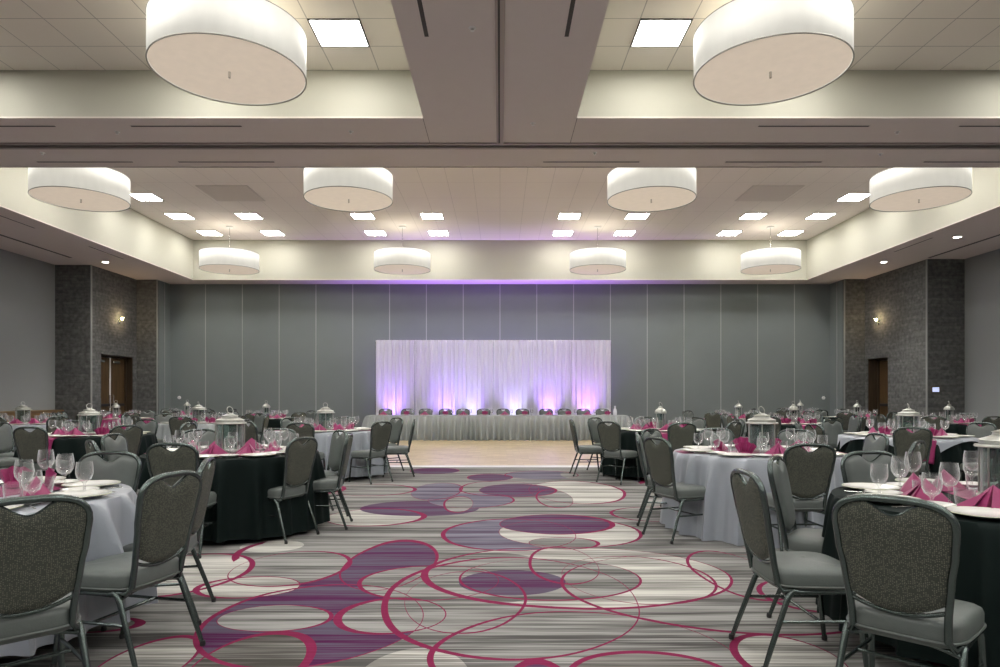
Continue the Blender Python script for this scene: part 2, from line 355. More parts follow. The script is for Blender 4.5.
# ------------------------------------------------------------ mesh helpers
class MB:
    def __init__(s): s.v = []; s.f = []
    def add(s, vs, fs, mat=None):
        o = len(s.v)
        s.v += [tuple(mat @ Vector(p)) if mat is not None else tuple(p) for p in vs]
        s.f += [tuple(i+o for i in f) for f in fs]
        return s
    def box(s, x0, x1, y0, y1, z0, z1, mat=None):
        vs = [(x, y, z) for z in (z0, z1) for y in (y0, y1) for x in (x0, x1)]
        return s.add(vs, [(0, 2, 3, 1), (4, 5, 7, 6), (0, 1, 5, 4), (2, 6, 7, 3), (0, 4, 6, 2), (1, 3, 7, 5)], mat)
    def bbox(s, x0, x1, y0, y1, z0, z1, b=0.004, mat=None):       # box with bevelled vertical and horizontal edges
        pts = lambda i: [(x0+i+b, y0+i), (x1-i-b, y0+i), (x1-i, y0+i+b), (x1-i, y1-i-b), (x1-i-b, y1-i), (x0+i+b, y1-i), (x0+i, y1-i-b), (x0+i, y0+i+b)]
        vs = []
        for i, z in ((b, z0), (0, z0+b), (0, z1-b), (b, z1)): vs += [(x, y, z) for x, y in pts(i)]
        fs = [tuple(range(7, -1, -1)), tuple(range(24, 32))]
        for k in range(3):
            for j in range(8): fs.append((k*8+j, k*8+(j+1) % 8, (k+1)*8+(j+1) % 8, (k+1)*8+j))
        return s.add(vs, fs, mat)
    def lathe(s, prof, seg=32, cx=0, cy=0, mat=None, cap0=True, cap1=True):
        vs = []; fs = []
        for r, z in prof:
            for j in range(seg):
                a = 2*PI*j/seg; vs.append((cx+r*math.cos(a), cy+r*math.sin(a), z))
        for k in range(len(prof)-1):
            for j in range(seg): fs.append((k*seg+j, k*seg+(j+1) % seg, (k+1)*seg+(j+1) % seg, (k+1)*seg+j))
        if cap0 and prof[0][0] > 1e-5: fs.append(tuple(range(seg-1, -1, -1)))
        if cap1 and prof[-1][0] > 1e-5: fs.append(tuple(range((len(prof)-1)*seg, len(prof)*seg)))
        return s.add(vs, fs, mat)
    def tube(s, pts, r, seg=8, closed=False, flat=1.0, up=None):
        pts = [Vector(p) for p in pts]; n = len(pts); vs = []; fs = []
        prev = None
        for i, p in enumerate(pts):
            if closed: t = (pts[(i+1) % n]-pts[i-1]).normalized()
            elif i == 0: t = (pts[1]-pts[0]).normalized()
            elif i == n-1: t = (pts[-1]-pts[-2]).normalized()
            else: t = (pts[i+1]-pts[i-1]).normalized()
            ref = Vector(up) if up is not None else (prev if prev is not None else (Vector((0, 0, 1)) if abs(t.z) < 0.9 else Vector((1, 0, 0))))
            a = ref - t*ref.dot(t)
            if a.length < 1e-6: a = Vector((0, 1, 0)) - t*t.y
            a.normalize(); b = t.cross(a); prev = a
            rr = r[i] if isinstance(r, (list, tuple)) else r
            for j in range(seg):
                an = 2*PI*(j+0.5)/seg; vs.append(tuple(p + a*(rr*flat*math.cos(an)) + b*(rr*math.sin(an))))
        m = n if closed else n-1
        for k in range(m):
            for j in range(seg):
                k2 = (k+1) % n; fs.append((k*seg+j, k*seg+(j+1) % seg, k2*seg+(j+1) % seg, k2*seg+j))
        if not closed: fs += [tuple(range(seg-1, -1, -1)), tuple(range((n-1)*seg, n*seg))]
        return s.add(vs, fs)
    def grid(s, fn, nu, nv, closed_u=False):
        vs = [fn(i/nu, j/nv) for j in range(nv+1) for i in range(nu if closed_u else nu+1)]
        W = nu if closed_u else nu+1; fs = []
        for j in range(nv):
            for i in range(nu):
                a = j*W+i; b_ = j*W+(i+1) % W
                fs.append((a, b_, b_+W, a+W))
        return s.add(vs, fs)
    def build(s, name, mat, parent=None, smooth=35, loc=None, rz=0, solid=0.0):
        me = bpy.data.meshes.new(name); me.from_pydata(s.v, [], s.f); me.update()
        me.materials.append(mat)
        if smooth:
            for p in me.polygons: p.use_smooth = True
            me.set_sharp_from_angle(angle=R(smooth))
        o = bpy.data.objects.new(name, me); COL.objects.link(o)
        if parent is not None: o.parent = parent
        if loc is not None: o.location = loc
        if rz: o.rotation_euler.z = rz
        if solid:
            md = o.modifiers.new('solid', 'SOLIDIFY'); md.thickness = solid; md.offset = 0
        return o
def tag(o, label=None, cat=None, group=None, kind=None):
    if label: o['label'] = label
    if cat: o['category'] = cat
    if group: o['group'] = group
    if kind: o['kind'] = kind
    return o
def empty(name, loc=(0, 0, 0), rz=0):
    o = bpy.data.objects.new(name, None); COL.objects.link(o); o.empty_display_size = 0.05
    o.location = loc; o.rotation_euler = (0, 0, rz); return o
def struct(o): o['kind'] = 'structure'; return o
class Proto:
    """first call places the original, every later call copies it with its parts and sub-parts"""
    def __init__(s, root, cat): s.root = root; s.cat = cat; s.used = False; s.kids = list(root.children_recursive)
    def put(s, loc, rz, label, group):
        if not s.used:
            s.used = True; o = s.root
        else:
            o = s.root.copy(); COL.objects.link(o); mp = {s.root: o}
            for k in s.kids:
                c = k.copy(); COL.objects.link(c); c.parent = mp[k.parent]; mp[k] = c
        o.location = loc; o.rotation_euler = (0, 0, rz)
        tag(o, label, s.cat, group); return o
def interp(tab, x):
    for (a, fa), (b, fb) in zip(tab, tab[1:]):
        if x <= b:
            t = 0 if b == a else (x-a)/(b-a); t = max(0, min(1, t)); t = t*t*(3-2*t)
            return fa+(fb-fa)*t
    return tab[-1][1]

# ------------------------------------------------------------ room shell
ZS = 5.04; ZF = 6.31; ZN = 5.68; YB = 22.1; YREAR = -7.0
struct(MB().box(-12.9, 12.9, YREAR, YB+0.2, -0.1, 0.0).build('floor', M['carpet'], smooth=0))
# dance floor: laid on the carpet
df = empty('dance_floor', (0, 0, 0)); tag(df, 'pale wood parquet dance floor laid in front of the head table', 'dance floor')
MB().box(-3.75, 3.75, 12.45, 21.2, 0.0, 0.022).build('parquet', M['parquet'], df, smooth=0)
tr = MB()
for (a, b_, c, d_) in ((-3.83, 3.83, 12.33, 12.45), (-3.83, -3.75, 12.45, 21.2), (3.75, 3.83, 12.45, 21.2)):
    tr.add([(a, c, 0.001), (b_, c, 0.001), (b_, d_, 0.024), (a, d_, 0.024), (a, d_, 0.0), (b_, d_, 0.0)], [(0, 1, 2, 3), (3, 2, 5, 4), (0, 4, 5, 1), (0, 3, 4), (1, 5, 2)])
tag(tr.build('edge_trim', plain('white_edge_trim', (0.78, 0.78, 0.76), 0.3, 0.2), df, smooth=0), label='white bevelled metal edging')
# back wall: folding panels 1.22 m wide
mb = MB(); sm = MB()
for k in range(-9, 9):
    mb.box(k*1.22+0.012, (k+1)*1.22-0.012, YB, YB+0.08, 0.10, ZS)
mb.box(-11.2, 11.2, YB+0.06, YB+0.2, 0, ZS)
struct(mb.build('wall_back', M['wall_panel'], smooth=0))
for k in range(-9, 10): sm.box(k*1.22-0.014, k*1.22+0.014, YB-0.008, YB+0.06, 0.10, ZS)
struct(sm.build('trim_1', M['seam'], smooth=0))
struct(MB().box(-10.95, 10.95, YB-0.02, YB+0.06, 0.0, 0.10).build('baseboard_back', M['black_plastic'], smooth=0))
# side walls with recesses and stone piers
def side(s, nm, y_face, y_end, dy0, dy1, dz, rec):
    X = lambda v: s*v
    def bx(m_, a, b_, y0, y1, z0, z1): m_.box(min(X(a), X(b_)), max(X(a), X(b_)), y0, y1, z0, z1)
    m_ = MB(); bx(m_, 12.6, 12.8, YREAR, y_face, 0, ZS); struct(m_.build('wall_'+nm, M['side_panel'], smooth=0))
    m_ = MB(); bx(m_, 11.58, 12.8, y_face-0.02, y_face+0.16, 0, ZS); struct(m_.build('wall_%s_pier_face' % nm, M['brick_y'], smooth=0))
    m_ = MB(); Y0 = y_face-0.02
    bx(m_, 11.58, 12.2, Y0+0.17, dy0, 0, ZS); bx(m_, 11.58, 12.2, dy1, y_end, 0, ZS); bx(m_, 11.58, 12.2, dy0, dy1, dz, ZS)
    struct(m_.build('wall_%s_pier' % nm, M['brick_x'], smooth=0))
    m_ = MB(); bx(m_, 10.95, 12.2, y_end, y_end+0.15, 0, ZS); struct(m_.build('wall_%s_return' % nm, M['brick_y'], smooth=0))
    m_ = MB(); bx(m_, 10.93, 11.2, y_end+0.12, YB+0.1, 0, ZS); struct(m_.build('wall_%s_pocket' % nm, M['wall_panel'], smooth=0))
    m_ = MB(); bx(m_, 10.915, 10.95, y_end-0.01, y_end+0.03, 0, ZS); bx(m_, 10.915, 10.94, y_end+0.45, y_end+0.48, 0, ZS)
    bx(m_, 11.565, 11.60, Y0-0.01, Y0+0.03, 0, ZS)
    struct(m_.build('trim_%d' % (2 if s < 0 else 3), M['pier_corner'], smooth=0))
    m_ = MB(); bx(m_, 12.58, 12.6, YREAR, y_face, 0, 0.1); struct(m_.build('baseboard_'+nm, M['black_plastic'], smooth=0))
side(-1, 'left', 18.9, 21.25, 19.35, 21.05, 2.55, 0.25)
side(1, 'right', 18.1, 21.15, 19.9, 21.0, 2.50, 0.35)
struct(MB().box(-12.9, 12.9, YREAR-0.2, YREAR, 0, ZS+1.4).build('wall_rear', M['side_panel'], smooth=0))
# doors
def door(name, s, y0, y1, zt, rec, leaves):
    r = empty(name, (s*(11.6+rec), (y0+y1)/2, 0)); struct(r)
    hw = (y1-y0)/2
    X0, X1 = (-0.05, 0.05)
    fr = MB(); fw = 0.06
    fr.box(X0-0.02, X1+0.02, -hw, -hw+fw, 0, zt); fr.box(X0-0.02, X1+0.02, hw-fw, hw, 0, zt); fr.box(X0-0.02, X1+0.02, -hw, hw, zt-fw, zt)
    fr.box(min(-s*rec, 0), max(-s*rec, 0), hw-0.015, hw-0.001, 0, zt); fr.box(min(-s*rec, 0), max(-s*rec, 0), -hw+0.001, -hw+0.015, 0, zt); fr.box(min(-s*rec, 0), max(-s*rec, 0), -hw, hw, zt-0.015, zt-0.001)
    fr.box(min(s*0.06, s*0.5), max(s*0.06, s*0.5), -hw, hw, 0, zt)
    fr.build('door_frame', M['wood_dark'], r, smooth=0)
    lw = (2*hw-2*fw)/leaves
    for i in range(leaves):
        a = -hw+fw+i*lw
        lf = MB().bbox(-0.025, 0.025, a+0.006, a+lw-0.006, 0.01, zt-fw-0.01, 0.003).build('door_leaf', M['wood_door'], r)
        MB().box(-s*0.03-0.004, -s*0.03+0.004, a+0.03, a+lw-0.03, 0.02, 0.28).build('kick_plate', M['steel'], lf, smooth=0)
        e = a+lw-0.10 if (i == 0) else a+0.10
        if leaves == 1: e = a+0.10
        MB().tube([(-s*0.03, e, 0.95), (-s*0.09, e, 0.97), (-s*0.09, e, 1.35), (-s*0.03, e, 1.37)], 0.012).build('pull_handle', M['steel'], lf)
        MB().bbox(-s*0.06-0.035, -s*0.06+0.035, a+0.10, a+0.42, zt-fw-0.16, zt-fw-0.09, 0.006).build('door_closer', M['steel'], lf)
        # push bar seen as a dark band
        MB().bbox(-s*0.045-0.02, -s*0.045+0.02, a+0.06, a+lw-0.06, 1.02, 1.10, 0.005).build('push_bar', M['black_plastic'], lf)
    if leaves == 2:
        MB().box(-0.045, 0.045, -0.022, 0.022, 0, zt-fw).build('meeting_stile', M['white_plastic'], r, smooth=0)
    return r
door('door_1', -1, 19.35, 21.05, 2.55, 0.25, 2)
door('door_2', 1, 19.9, 21.0, 2.50, 0.35, 1)

# ceiling
XO = 9.8; YF0 = 10.85; YF1 = 21.3; XN = 1.03; YN1 = 8.94; YN0 = -5.0
m_ = MB(); T = 0.02
def slab(x0, x1, y0, y1): m_.box(x0, x1, y0, y1, ZS, ZS+T)
slab(-13, -XO, YREAR, YB+0.2); slab(XO, 13, YREAR, YB+0.2)
slab(-XO, XO, YF1, YB+0.2); slab(-XO, XO, YN1, YF0)
slab(-XN, XN, YREAR, YN1); slab(-XO, XO, YREAR, YN0)
struct(m_.build('ceiling', M['soffit'], smooth=0))
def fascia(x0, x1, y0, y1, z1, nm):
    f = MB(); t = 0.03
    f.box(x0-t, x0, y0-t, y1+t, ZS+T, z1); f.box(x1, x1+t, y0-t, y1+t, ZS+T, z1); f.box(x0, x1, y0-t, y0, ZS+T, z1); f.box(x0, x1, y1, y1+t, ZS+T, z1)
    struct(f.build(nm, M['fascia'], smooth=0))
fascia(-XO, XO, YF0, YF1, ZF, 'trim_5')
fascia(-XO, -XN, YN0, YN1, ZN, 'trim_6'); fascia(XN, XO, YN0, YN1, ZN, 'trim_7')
struct(MB().box(-XO, XO, YF0, YF1, ZF, ZF+0.03).build('ceiling_rear_coffer', M['tile_far'], smooth=0))
struct(MB().box(-XO, -XN, YN0, YN1, ZN, ZN+0.03).build('ceiling_front_coffer_left', M['tile_left'], smooth=0))
struct(MB().box(XN, XO, YN0, YN1, ZN, ZN+0.03).build('ceiling_front_coffer_right', M['tile_right'], smooth=0))
# partition tracks set in the soffit
g = MB(); g.box(-12.6, 12.6, 9.86, 9.93, ZS-0.004, ZS+0.001); g.box(-0.022, 0.0, YREAR, 9.86, ZS-0.004, ZS+0.001)
for s in (-1, 1): g.box(min(s*11.48, s*11.56), max(s*11.48, s*11.56), YREAR, 17.9, ZS-0.004, ZS+0.001)
struct(g.build('trim_8', M['groove'], smooth=0))
g = MB(); g.box(-12.6, 12.6, 9.93, 9.99, ZS-0.03, ZS+0.001); g.box(-12.6, 12.6, 9.80, 9.86, ZS-0.02, ZS+0.001)
g.box(0.0, 0.05, YREAR, 9.8, ZS-0.02, ZS+0.001); g.box(-0.05, -0.022, YREAR, 9.8, ZS-0.02, ZS+0.001)
struct(g.build('trim_9', M['track'], smooth=0))
# fine joint lines across the soffit beam
g = MB()
for s in (-1, 1):
    g.box(min(s*1.03, s*1.038), max(s*1.03, s*1.038), 8.94, 9.8, ZS-0.0015, ZS+0.001); g.box(min(s*XO, s*(XO+0.012)), max(s*XO, s*(XO+0.012)), YN1, YF0, ZS-0.0015, ZS+0.001)
g.box(-12.6, 12.6, YF0-0.02, YF0, ZS-0.006, ZS+0.001)
struct(g.build('trim_10', plain('joint_line', (0.20, 0.17, 0.155), 0.8), smooth=0))

# ------------------------------------------------------------ ceiling fixtures
def lamp(kind, name, loc, energy, color=(1, 1, 1), parent=None, **kw):
    d = bpy.data.lights.new(name, kind); d.energy = energy; d.color = color
    for k, v in kw.items():
        if k not in ('rot', 'aim'): setattr(d, k, v)
    o = bpy.data.objects.new(name, d); COL.objects.link(o); o.location = loc
    if parent is not None: o.parent = parent
    if 'rot' in kw: o.rotation_euler = kw['rot']
    if 'aim' in kw: o.rotation_euler = Vector(kw['aim']).to_track_quat('-Z', 'Y').to_euler()
    return o
def make_panel():
    r = empty('recessed_light_panel')
    f = MB(); a = 0.305
    for (x0, x1, y0, y1) in ((-a, a, -a, -a+0.02), (-a, a, a-0.02, a), (-a, -a+0.02, -a+0.02, a-0.02), (a-0.02, a, -a+0.02, a-0.02)): f.box(x0, x1, y0, y1, -0.012, 0.0)
    f.build('panel_frame', M['dark_metal'], r, smooth=0)
    MB().box(-a+0.02, a-0.02, -a+0.02, a-0.02, -0.008, -0.001).build('diffuser', M['panel_glow'], r, smooth=0)
    return r
P_PANEL = Proto(make_panel(), 'ceiling light')
side_w = lambda x: 'left' if x < 0 else 'right'
P_PANEL.put((-1.93, 8.02, ZN), 0, 'square light panel in the front left ceiling coffer beside the big drum lamp', 'square ceiling light panels')
P_PANEL.put((1.93, 8.02, ZN), 0, 'square light panel in the front right ceiling coffer beside the big drum lamp', 'square ceiling light panels')
# unseen panels added to brighten the room, in the same clusters of four
YW = {8.02: 'row nearest the beam', 6.1: 'second row from the beam', 1.9: 'row above the camera', 0.0: 'row just behind the camera', -4.0: 'rearmost row'}
XW = {1.93: 'innermost', 3.8: 'second from centre', 7.0: 'third from centre', 8.9: 'outermost'}
for y in YW:
    for ax in XW:
        for s in (-1, 1):
            if (y == 8.02 and ax == 1.93): continue
            P_PANEL.put((s*ax, y, ZN), 0, 'added unseen light panel in the front %s coffer, %s, %s' % (side_w(s), YW[y], XW[ax]), 'square ceiling light panels')
rowname = {12.3: 'added unseen row behind the beam', 14.2: 'added unseen second row past the beam', 18.46: 'front visible row', 20.37: 'back row', 16.7: 'side'}
colname = {-8.87: 'far left', -6.95: 'left', -3.8: 'centre left, outer', -1.88: 'centre left, inner', 1.92: 'centre right, inner', 3.8: 'centre right, outer', 7.0: 'right', 8.87: 'far right'}
for y in (12.3, 14.2, 18.46, 20.37):  # the two rows nearest the beam are unseen, added to light mid-room
    for x in (-8.87, -6.95, -3.8, -1.88, 1.92, 3.8, 7.0, 8.87):
        P_PANEL.put((x, y, ZF), 0, 'small square light panel in rear coffer, %s, %s' % (colname[x], rowname[y]), 'square ceiling light panels')
for x in (-8.87, 8.87): P_PANEL.put((x, 16.7, ZF), 0, 'square light panel beside the outermost drum lamp on the %s of rear coffer' % side_w(x), 'square ceiling light panels')

def make_drum(stem_len):                     # stem_len: from the top of the shade to the ceiling
    r = empty('drum_pendant_lamp'); Rr = 0.82; hh = 0.48; seg = 72
    MB().lathe([(Rr, 0.0), (Rr, hh)], seg, cap0=False, cap1=False).build('lamp_shade', M['shade'], r, smooth=60, solid=0.004)
    t = MB()
    t.tube([(Rr*math.cos(2*PI*i/seg), Rr*math.sin(2*PI*i/seg), 0.0) for i in range(seg)], 0.008, 6, closed=True)
    t.tube([(Rr*math.cos(2*PI*i/seg), Rr*math.sin(2*PI*i/seg), hh) for i in range(seg)], 0.006, 6, closed=True)
    t.build('rim', plain('shade_trim', (0.30, 0.29, 0.25), 0.6), r)
    MB().lathe([(0.001, 0.012), (Rr-0.01, 0.012), (Rr-0.01, 0.02), (0.001, 0.02)], seg, cap0=False, cap1=False).build('bottom_diffuser', M['shade_bottom'], r)
    MB().lathe([(0.0005, -0.06), (0.014, -0.055), (0.014, 0.012), (0.02, 0.014)], 12).build('finial', M['steel'], r)
    h_ = MB(); h_.tube([(0, 0, hh*0.55), (0, 0, hh+stem_len)], 0.010, 8)
    for k in range(3):
        a = 2*PI*k/3; h_.tube([(0, 0, hh-0.05), (Rr*math.cos(a), Rr*math.sin(a), hh-0.02)], 0.006, 6)
    h_.build('stem', M['steel'], r)
    MB().lathe([(0.10, hh+stem_len-0.035), (0.11, hh+stem_len-0.02), (0.11, hh+stem_len)], 24).build('ceiling_canopy', M['white_plastic'], r)
    bm_ = emit('warm_bulb', (1, 0.85, 0.6), 3)
    for k in range(3):
        a = 2*PI*k/3+0.5; MB().lathe([(0.002, hh*0.35), (0.03, hh*0.4), (0.035, hh*0.5), (0.015, hh*0.62), (0.012, hh*0.68)], 10, 0.3*math.cos(a), 0.3*math.sin(a)).build('bulb', bm_, r)
    lamp('POINT', 'bulb_light', (0, 0, hh+0.03), W_DRUM*0.35, (1, 0.93, 0.80), r, shadow_soft_size=0.25)     # light thrown up out of the open top
    return r
ZD = 1.30+3.74; ZDN = 1.30+3.605
def drum_put(proto, x, y, lab): proto.put((x, y, ZDN if y < 9 else ZD), 0, lab, 'large drum pendant lamps')
PN = Proto(make_drum(ZN-ZDN-0.48), 'pendant lamp'); PFa = Proto(make_drum(ZF-ZD-0.48), 'pendant lamp')
drum_put(PN, -3.01, 7.42, 'huge round drum lamp nearest the camera on the left, cut by the photo top')
drum_put(PN, 3.01, 7.42, 'huge round drum lamp nearest the camera on the right, cut by the photo top')
for x, l in ((-7.95, 'far left'), (-2.87, 'centre left'), (2.87, 'centre right'), (7.95, 'far right')):
    drum_put(PFa, x, 12.65, 'mid-sized drum lamp just behind the ceiling beam, %s' % l)
    drum_put(PFa, x, 19.6, 'small-looking drum lamp hanging at the back of the room, %s' % l)

def make_down():
    r = empty('recessed_downlight')
    MB().lathe([(0.075, 0.0), (0.10, -0.006), (0.10, 0.0)], 24, cap0=False, cap1=False).build('trim_ring', M['white_plastic'], r)
    MB().lathe([(0.0005, -0.002), (0.075, -0.002)], 24, cap0=False, cap1=False).build('lens', M['down_glow'], r)
    lamp('SPOT', 'downlight_beam', (0, 0, -0.03), 160, (1, 0.93, 0.84), r, spot_size=R(75), spot_blend=0.9, shadow_soft_size=0.06)
    return r
PD = Proto(make_down(), 'downlight')
for x, y, l in ((-10.95, 18.5, 'in the left soffit above the doors'), (10.65, 18.5, 'in the right soffit, the one nearer the back wall'), (10.7, 15.6, 'in the right soffit, the one nearer the camera')):
    PD.put((x, y, ZS), 0, 'small round lit downlight '+l, 'recessed downlights')

def make_vent(length):
    r = empty('linear_air_diffuser')
    f = MB(); h2 = length/2
    f.box(-h2, h2, -0.035, -0.022, -0.005, 0.0); f.box(-h2, h2, 0.022, 0.035, -0.005, 0.0); f.box(-h2, -h2+0.01, -0.022, 0.022, -0.005, 0); f.box(h2-0.01, h2, -0.022, 0.022, -0.005, 0)
    f.build('vent_frame', M['soffit'], r, smooth=0)
    MB().box(-h2+0.01, h2-0.01, -0.022, 0.022, -0.003, -0.001).build('slot', M['groove'], r, smooth=0)
    return r
PV = Proto(make_vent(1.55), 'air vent')
for x, y, rz, l in ((-4.33, 9.2, 0, 'left of centre'), (4.33, 9.2, 0, 'right of centre'), (-6.9, 9.2, 0, 'at the far left'), (7.1, 9.2, 0, 'at the far right')):
    PV.put((x, y, ZS), rz, 'narrow air slot on the front half of the ceiling beam, '+l, 'air slots in the ceiling beam')
for x, l in ((-4.35, 'left of centre'), (1.45, 'just right of centre'), (4.35, 'right of centre'), (-6.6, 'at the far left'), (7.5, 'at the far right')):
    PV.put((x, 10.6, ZS), 0, 'narrow air slot on the rear half of the ceiling beam, '+l, 'air slots in the ceiling beam')
for x, l in ((-0.76, 'left'), (0.69, 'right')):
    PV.put((x, 6.15, ZS), PI/2, 'black air slot running lengthwise on the %s of the central beam' % l, 'air slots in the ceiling beam')
for x, y, l in ((-10.3, 14.0, 'left side soffit, nearer the camera'), (-10.2, 17.3, 'left side soffit, nearer the back'), (10.15, 16.4, 'right side soffit')):
    PV.put((x, y, ZS), PI/2, 'narrow air slot in the '+l, 'air slots in the ceiling beam')
def make_sprk():
    r = empty('sprinkler_head')
    MB().lathe([(0.035, 0.0), (0.04, -0.004), (0.018, -0.012), (0.012, -0.03), (0.022, -0.034), (0.002, -0.036)], 14).build('sprinkler_body', M['white_plastic'], r)
    return r
PS = Proto(make_sprk(), 'sprinkler')
for x, y, l in ((-5.4, 9.4, 'front half of the beam, left'), (5.6, 9.4, 'front half of the beam, right'), (-2.1, 9.38, 'front half of the beam, left of centre'), (0.45, 9.1, 'front half of the beam, near the centre'), (-0.28, 6.75, 'central beam beside the track'), (1.45, 10.2, 'rear half of the beam, right of centre'), (5.85, 10.25, 'rear half of the beam, far right'), (-7.0, 10.2, 'rear half of the beam, far left')):
    PS.put((x, y, ZS), 0, 'tiny white sprinkler head in the ceiling, '+l, 'sprinkler heads')

def make_return():
    r = empty('air_return_grille')
    MB().bbox(-0.62, 0.62, -0.62, 0.62, -0.012, 0.0, 0.004).build('grille_plate', plain('grille_paint', (0.60, 0.55, 0.51), 0.8), r)
    m_ = MB()
    for k in range(14): m_.box(-0.58, 0.58, -0.575+k*0.085, -0.575+k*0.085+0.045, -0.018, -0.011)
    m_.build('slats', plain('grille_slats', (0.70, 0.64, 0.59), 0.8), r, smooth=0)
    return r
PRt = Proto(make_return(), 'air grille')
for x in (-6.6, 6.6): PRt.put((x, 16.4, ZF), 0, 'square taupe air return grille in the rear ceiling, %s half' % side_w(x), 'air return grilles')

# ------------------------------------------------------------ wall fittings
def make_sconce(s):
    r = empty('wall_sconce')
    MB().bbox(-0.015, 0.015, -0.05, 0.05, -0.08, 0.08, 0.005).build('back_plate', M['steel'], r)
    MB().tube([(0, 0, 0), (-s*0.06, 0, 0.0), (-s*0.09, 0, 0.03)], 0.010).build('arm', M['steel'], r)
    MB().lathe([(0.018, 0.03), (0.05, 0.07), (0.058, 0.12), (0.054, 0.12), (0.046, 0.075), (0.016, 0.035)], 20, -s*0.09, 0, cap0=False, cap1=False).build('glass_cup', M['pane'], r)
    MB().lathe([(0.001, 0.03), (0.028, 0.05), (0.034, 0.08), (0.020, 0.11), (0.001, 0.12)], 14, -s*0.09, 0).build('bulb', M['bulb_glow'], r)
    lamp('POINT', 'sconce_glow', (-s*0.16, 0, 0.09), 9, (1, 0.72, 0.45), r, shadow_soft_size=0.04)
    return r
a = make_sconce(-1); a.location = (-11.575, 20.25, 3.60); tag(a, 'glowing wall sconce on the stone pier above the left double doors', 'wall lamp', 'wall sconces')
a = make_sconce(1); a.location = (11.575, 20.35, 3.58); tag(a, 'glowing wall sconce on the stone pier above the right door', 'wall lamp', 'wall sconces')
r = empty('touch_panel', (11.8, 18.07, 1.5)); tag(r, 'small lit touch screen in dark bezel on right stone pier', 'control panel')
MB().bbox(-0.13, 0.13, -0.02, 0.012, -0.10, 0.10, 0.006).build('bezel', plain('bronze_bezel', (0.10, 0.08, 0.06), 0.4), r)
MB().box(-0.09, 0.09, -0.024, -0.018, -0.06, 0.06).build('screen', M['screen'], r, smooth=0)
r = empty('wall_sensor', (-10.63, 22.1, 1.28)); tag(r, 'small round white sensor on the back wall, far left', 'wall sensor', 'round wall sensors')
MB().lathe([(0.055, 0.0), (0.055, 0.02), (0.04, 0.035), (0.001, 0.04)], 20, mat=Matrix.Rotation(R(90), 4, 'X')).build('sensor_cover', M['white_plastic'], r)
PSn = Proto(r, 'wall sensor'); PSn.used = True
PSn.put((10.72, 22.1, 1.27), 0, 'small round white sensor on the back wall, far right', 'round wall sensors')
# buffet along the left wall
r = empty('buffet_cabinet', (-12.46, 15.6, 0)); tag(r, 'long low brown wooden buffet along the left wall', 'cabinet')
MB().bbox(-0.12, 0.12, -3.2, 3.2, 0.08, 0.90, 0.006).build('cabinet_body', M['wood_buffet'], r)
MB().bbox(-0.135, 0.135, -3.24, 3.24, 0.90, 0.94, 0.006).build('counter_top', wood('buffet_top', (0.16, 0.10, 0.04), (0.26, 0.17, 0.08), 'y'), r)
MB().box(-0.11, 0.10, -3.16, 3.16, 0.0, 0.08).build('plinth', M['black_plastic'], r, smooth=0)
for k in range(8):
    y0 = -3.18+k*0.795
    d_ = MB().bbox(0.115, 0.130, y0+0.01, y0+0.785, 0.12, 0.87, 0.004).build('cabinet_door', M['wood_buffet'], r)
    MB().tube([(0.130, y0+0.70, 0.55), (0.155, y0+0.70, 0.56), (0.155, y0+0.70, 0.68), (0.130, y0+0.70, 0.69)], 0.006).build('door_handle', M['steel'], d_)

# ------------------------------------------------------------ banquet chair (faces +Y, seat centre at origin)
def back_pt(x, h, off=0.0):
    """point on the raked plane of the backrest; h is height above floor"""
    t = R(11); y0 = -0.195; z0 = 0.44
    return Vector((x, y0-(h-z0)*math.tan(t)-off*math.cos(t), h-off*math.sin(t)))
HWT = [(0.42, 0.160), (0.50, 0.164), (0.62, 0.176), (0.74, 0.193), (0.82, 0.200)]
def outline(n=15):
    """outer frame path from left foot of the back over the top to the right"""
    pts = []
    for i in range(9):
        h = 0.40+0.42*i/8; pts.append((-interp(HWT, h), h))
    # shoulder and arched top
    for i in range(1, n):
        a = PI*i/n; e = 0.62
        x = -0.200*math.copysign(abs(math.cos(a))**e, math.cos(a)); z = 0.82+0.102*abs(math.sin(a))**0.80
        pts.append((x, z))
    for i in range(9):
        h = 0.82-0.42*i/8; pts.append((interp(HWT, h), h))
    return pts
def top_z(x):
    c = min(1, abs(x)/0.200); c = c**(1/0.62); s_ = math.sqrt(max(0, 1-c*c)); return 0.82+0.102*s_**0.80
def bot_z(x): return 0.492+0.040*(abs(x)/0.168)**2.2
def slot(x): return 0.050*math.cos(min(1, abs(x)/0.088)*PI/2)**1.3
def pad_fn(front):
    def hwid(z): return interp(HWT, min(z, 0.82))-0.012
    def f(u, v):
        uu = 2*u-1
        # map square to shield
        xm = uu*0.187
        zt = top_z(min(abs(xm), 0.1995)) - 0.014
        dip = slot(xm)
        zt -= dip
        zb = bot_z(xm)
        z = zb+(zt-zb)*v
        k = hwid(z)/0.188
        if z > 0.82: k = 1.0
        x = uu*0.188*k if z <= 0.82 else uu*0.188
        e = (1-abs(uu)**5)*(1-abs(2*v-1)**7)
        off = (-0.010-0.026*e**0.5) if front else (0.008+0.016*max(0, e)**0.5)
        return tuple(back_pt(x, z, off))
    return f
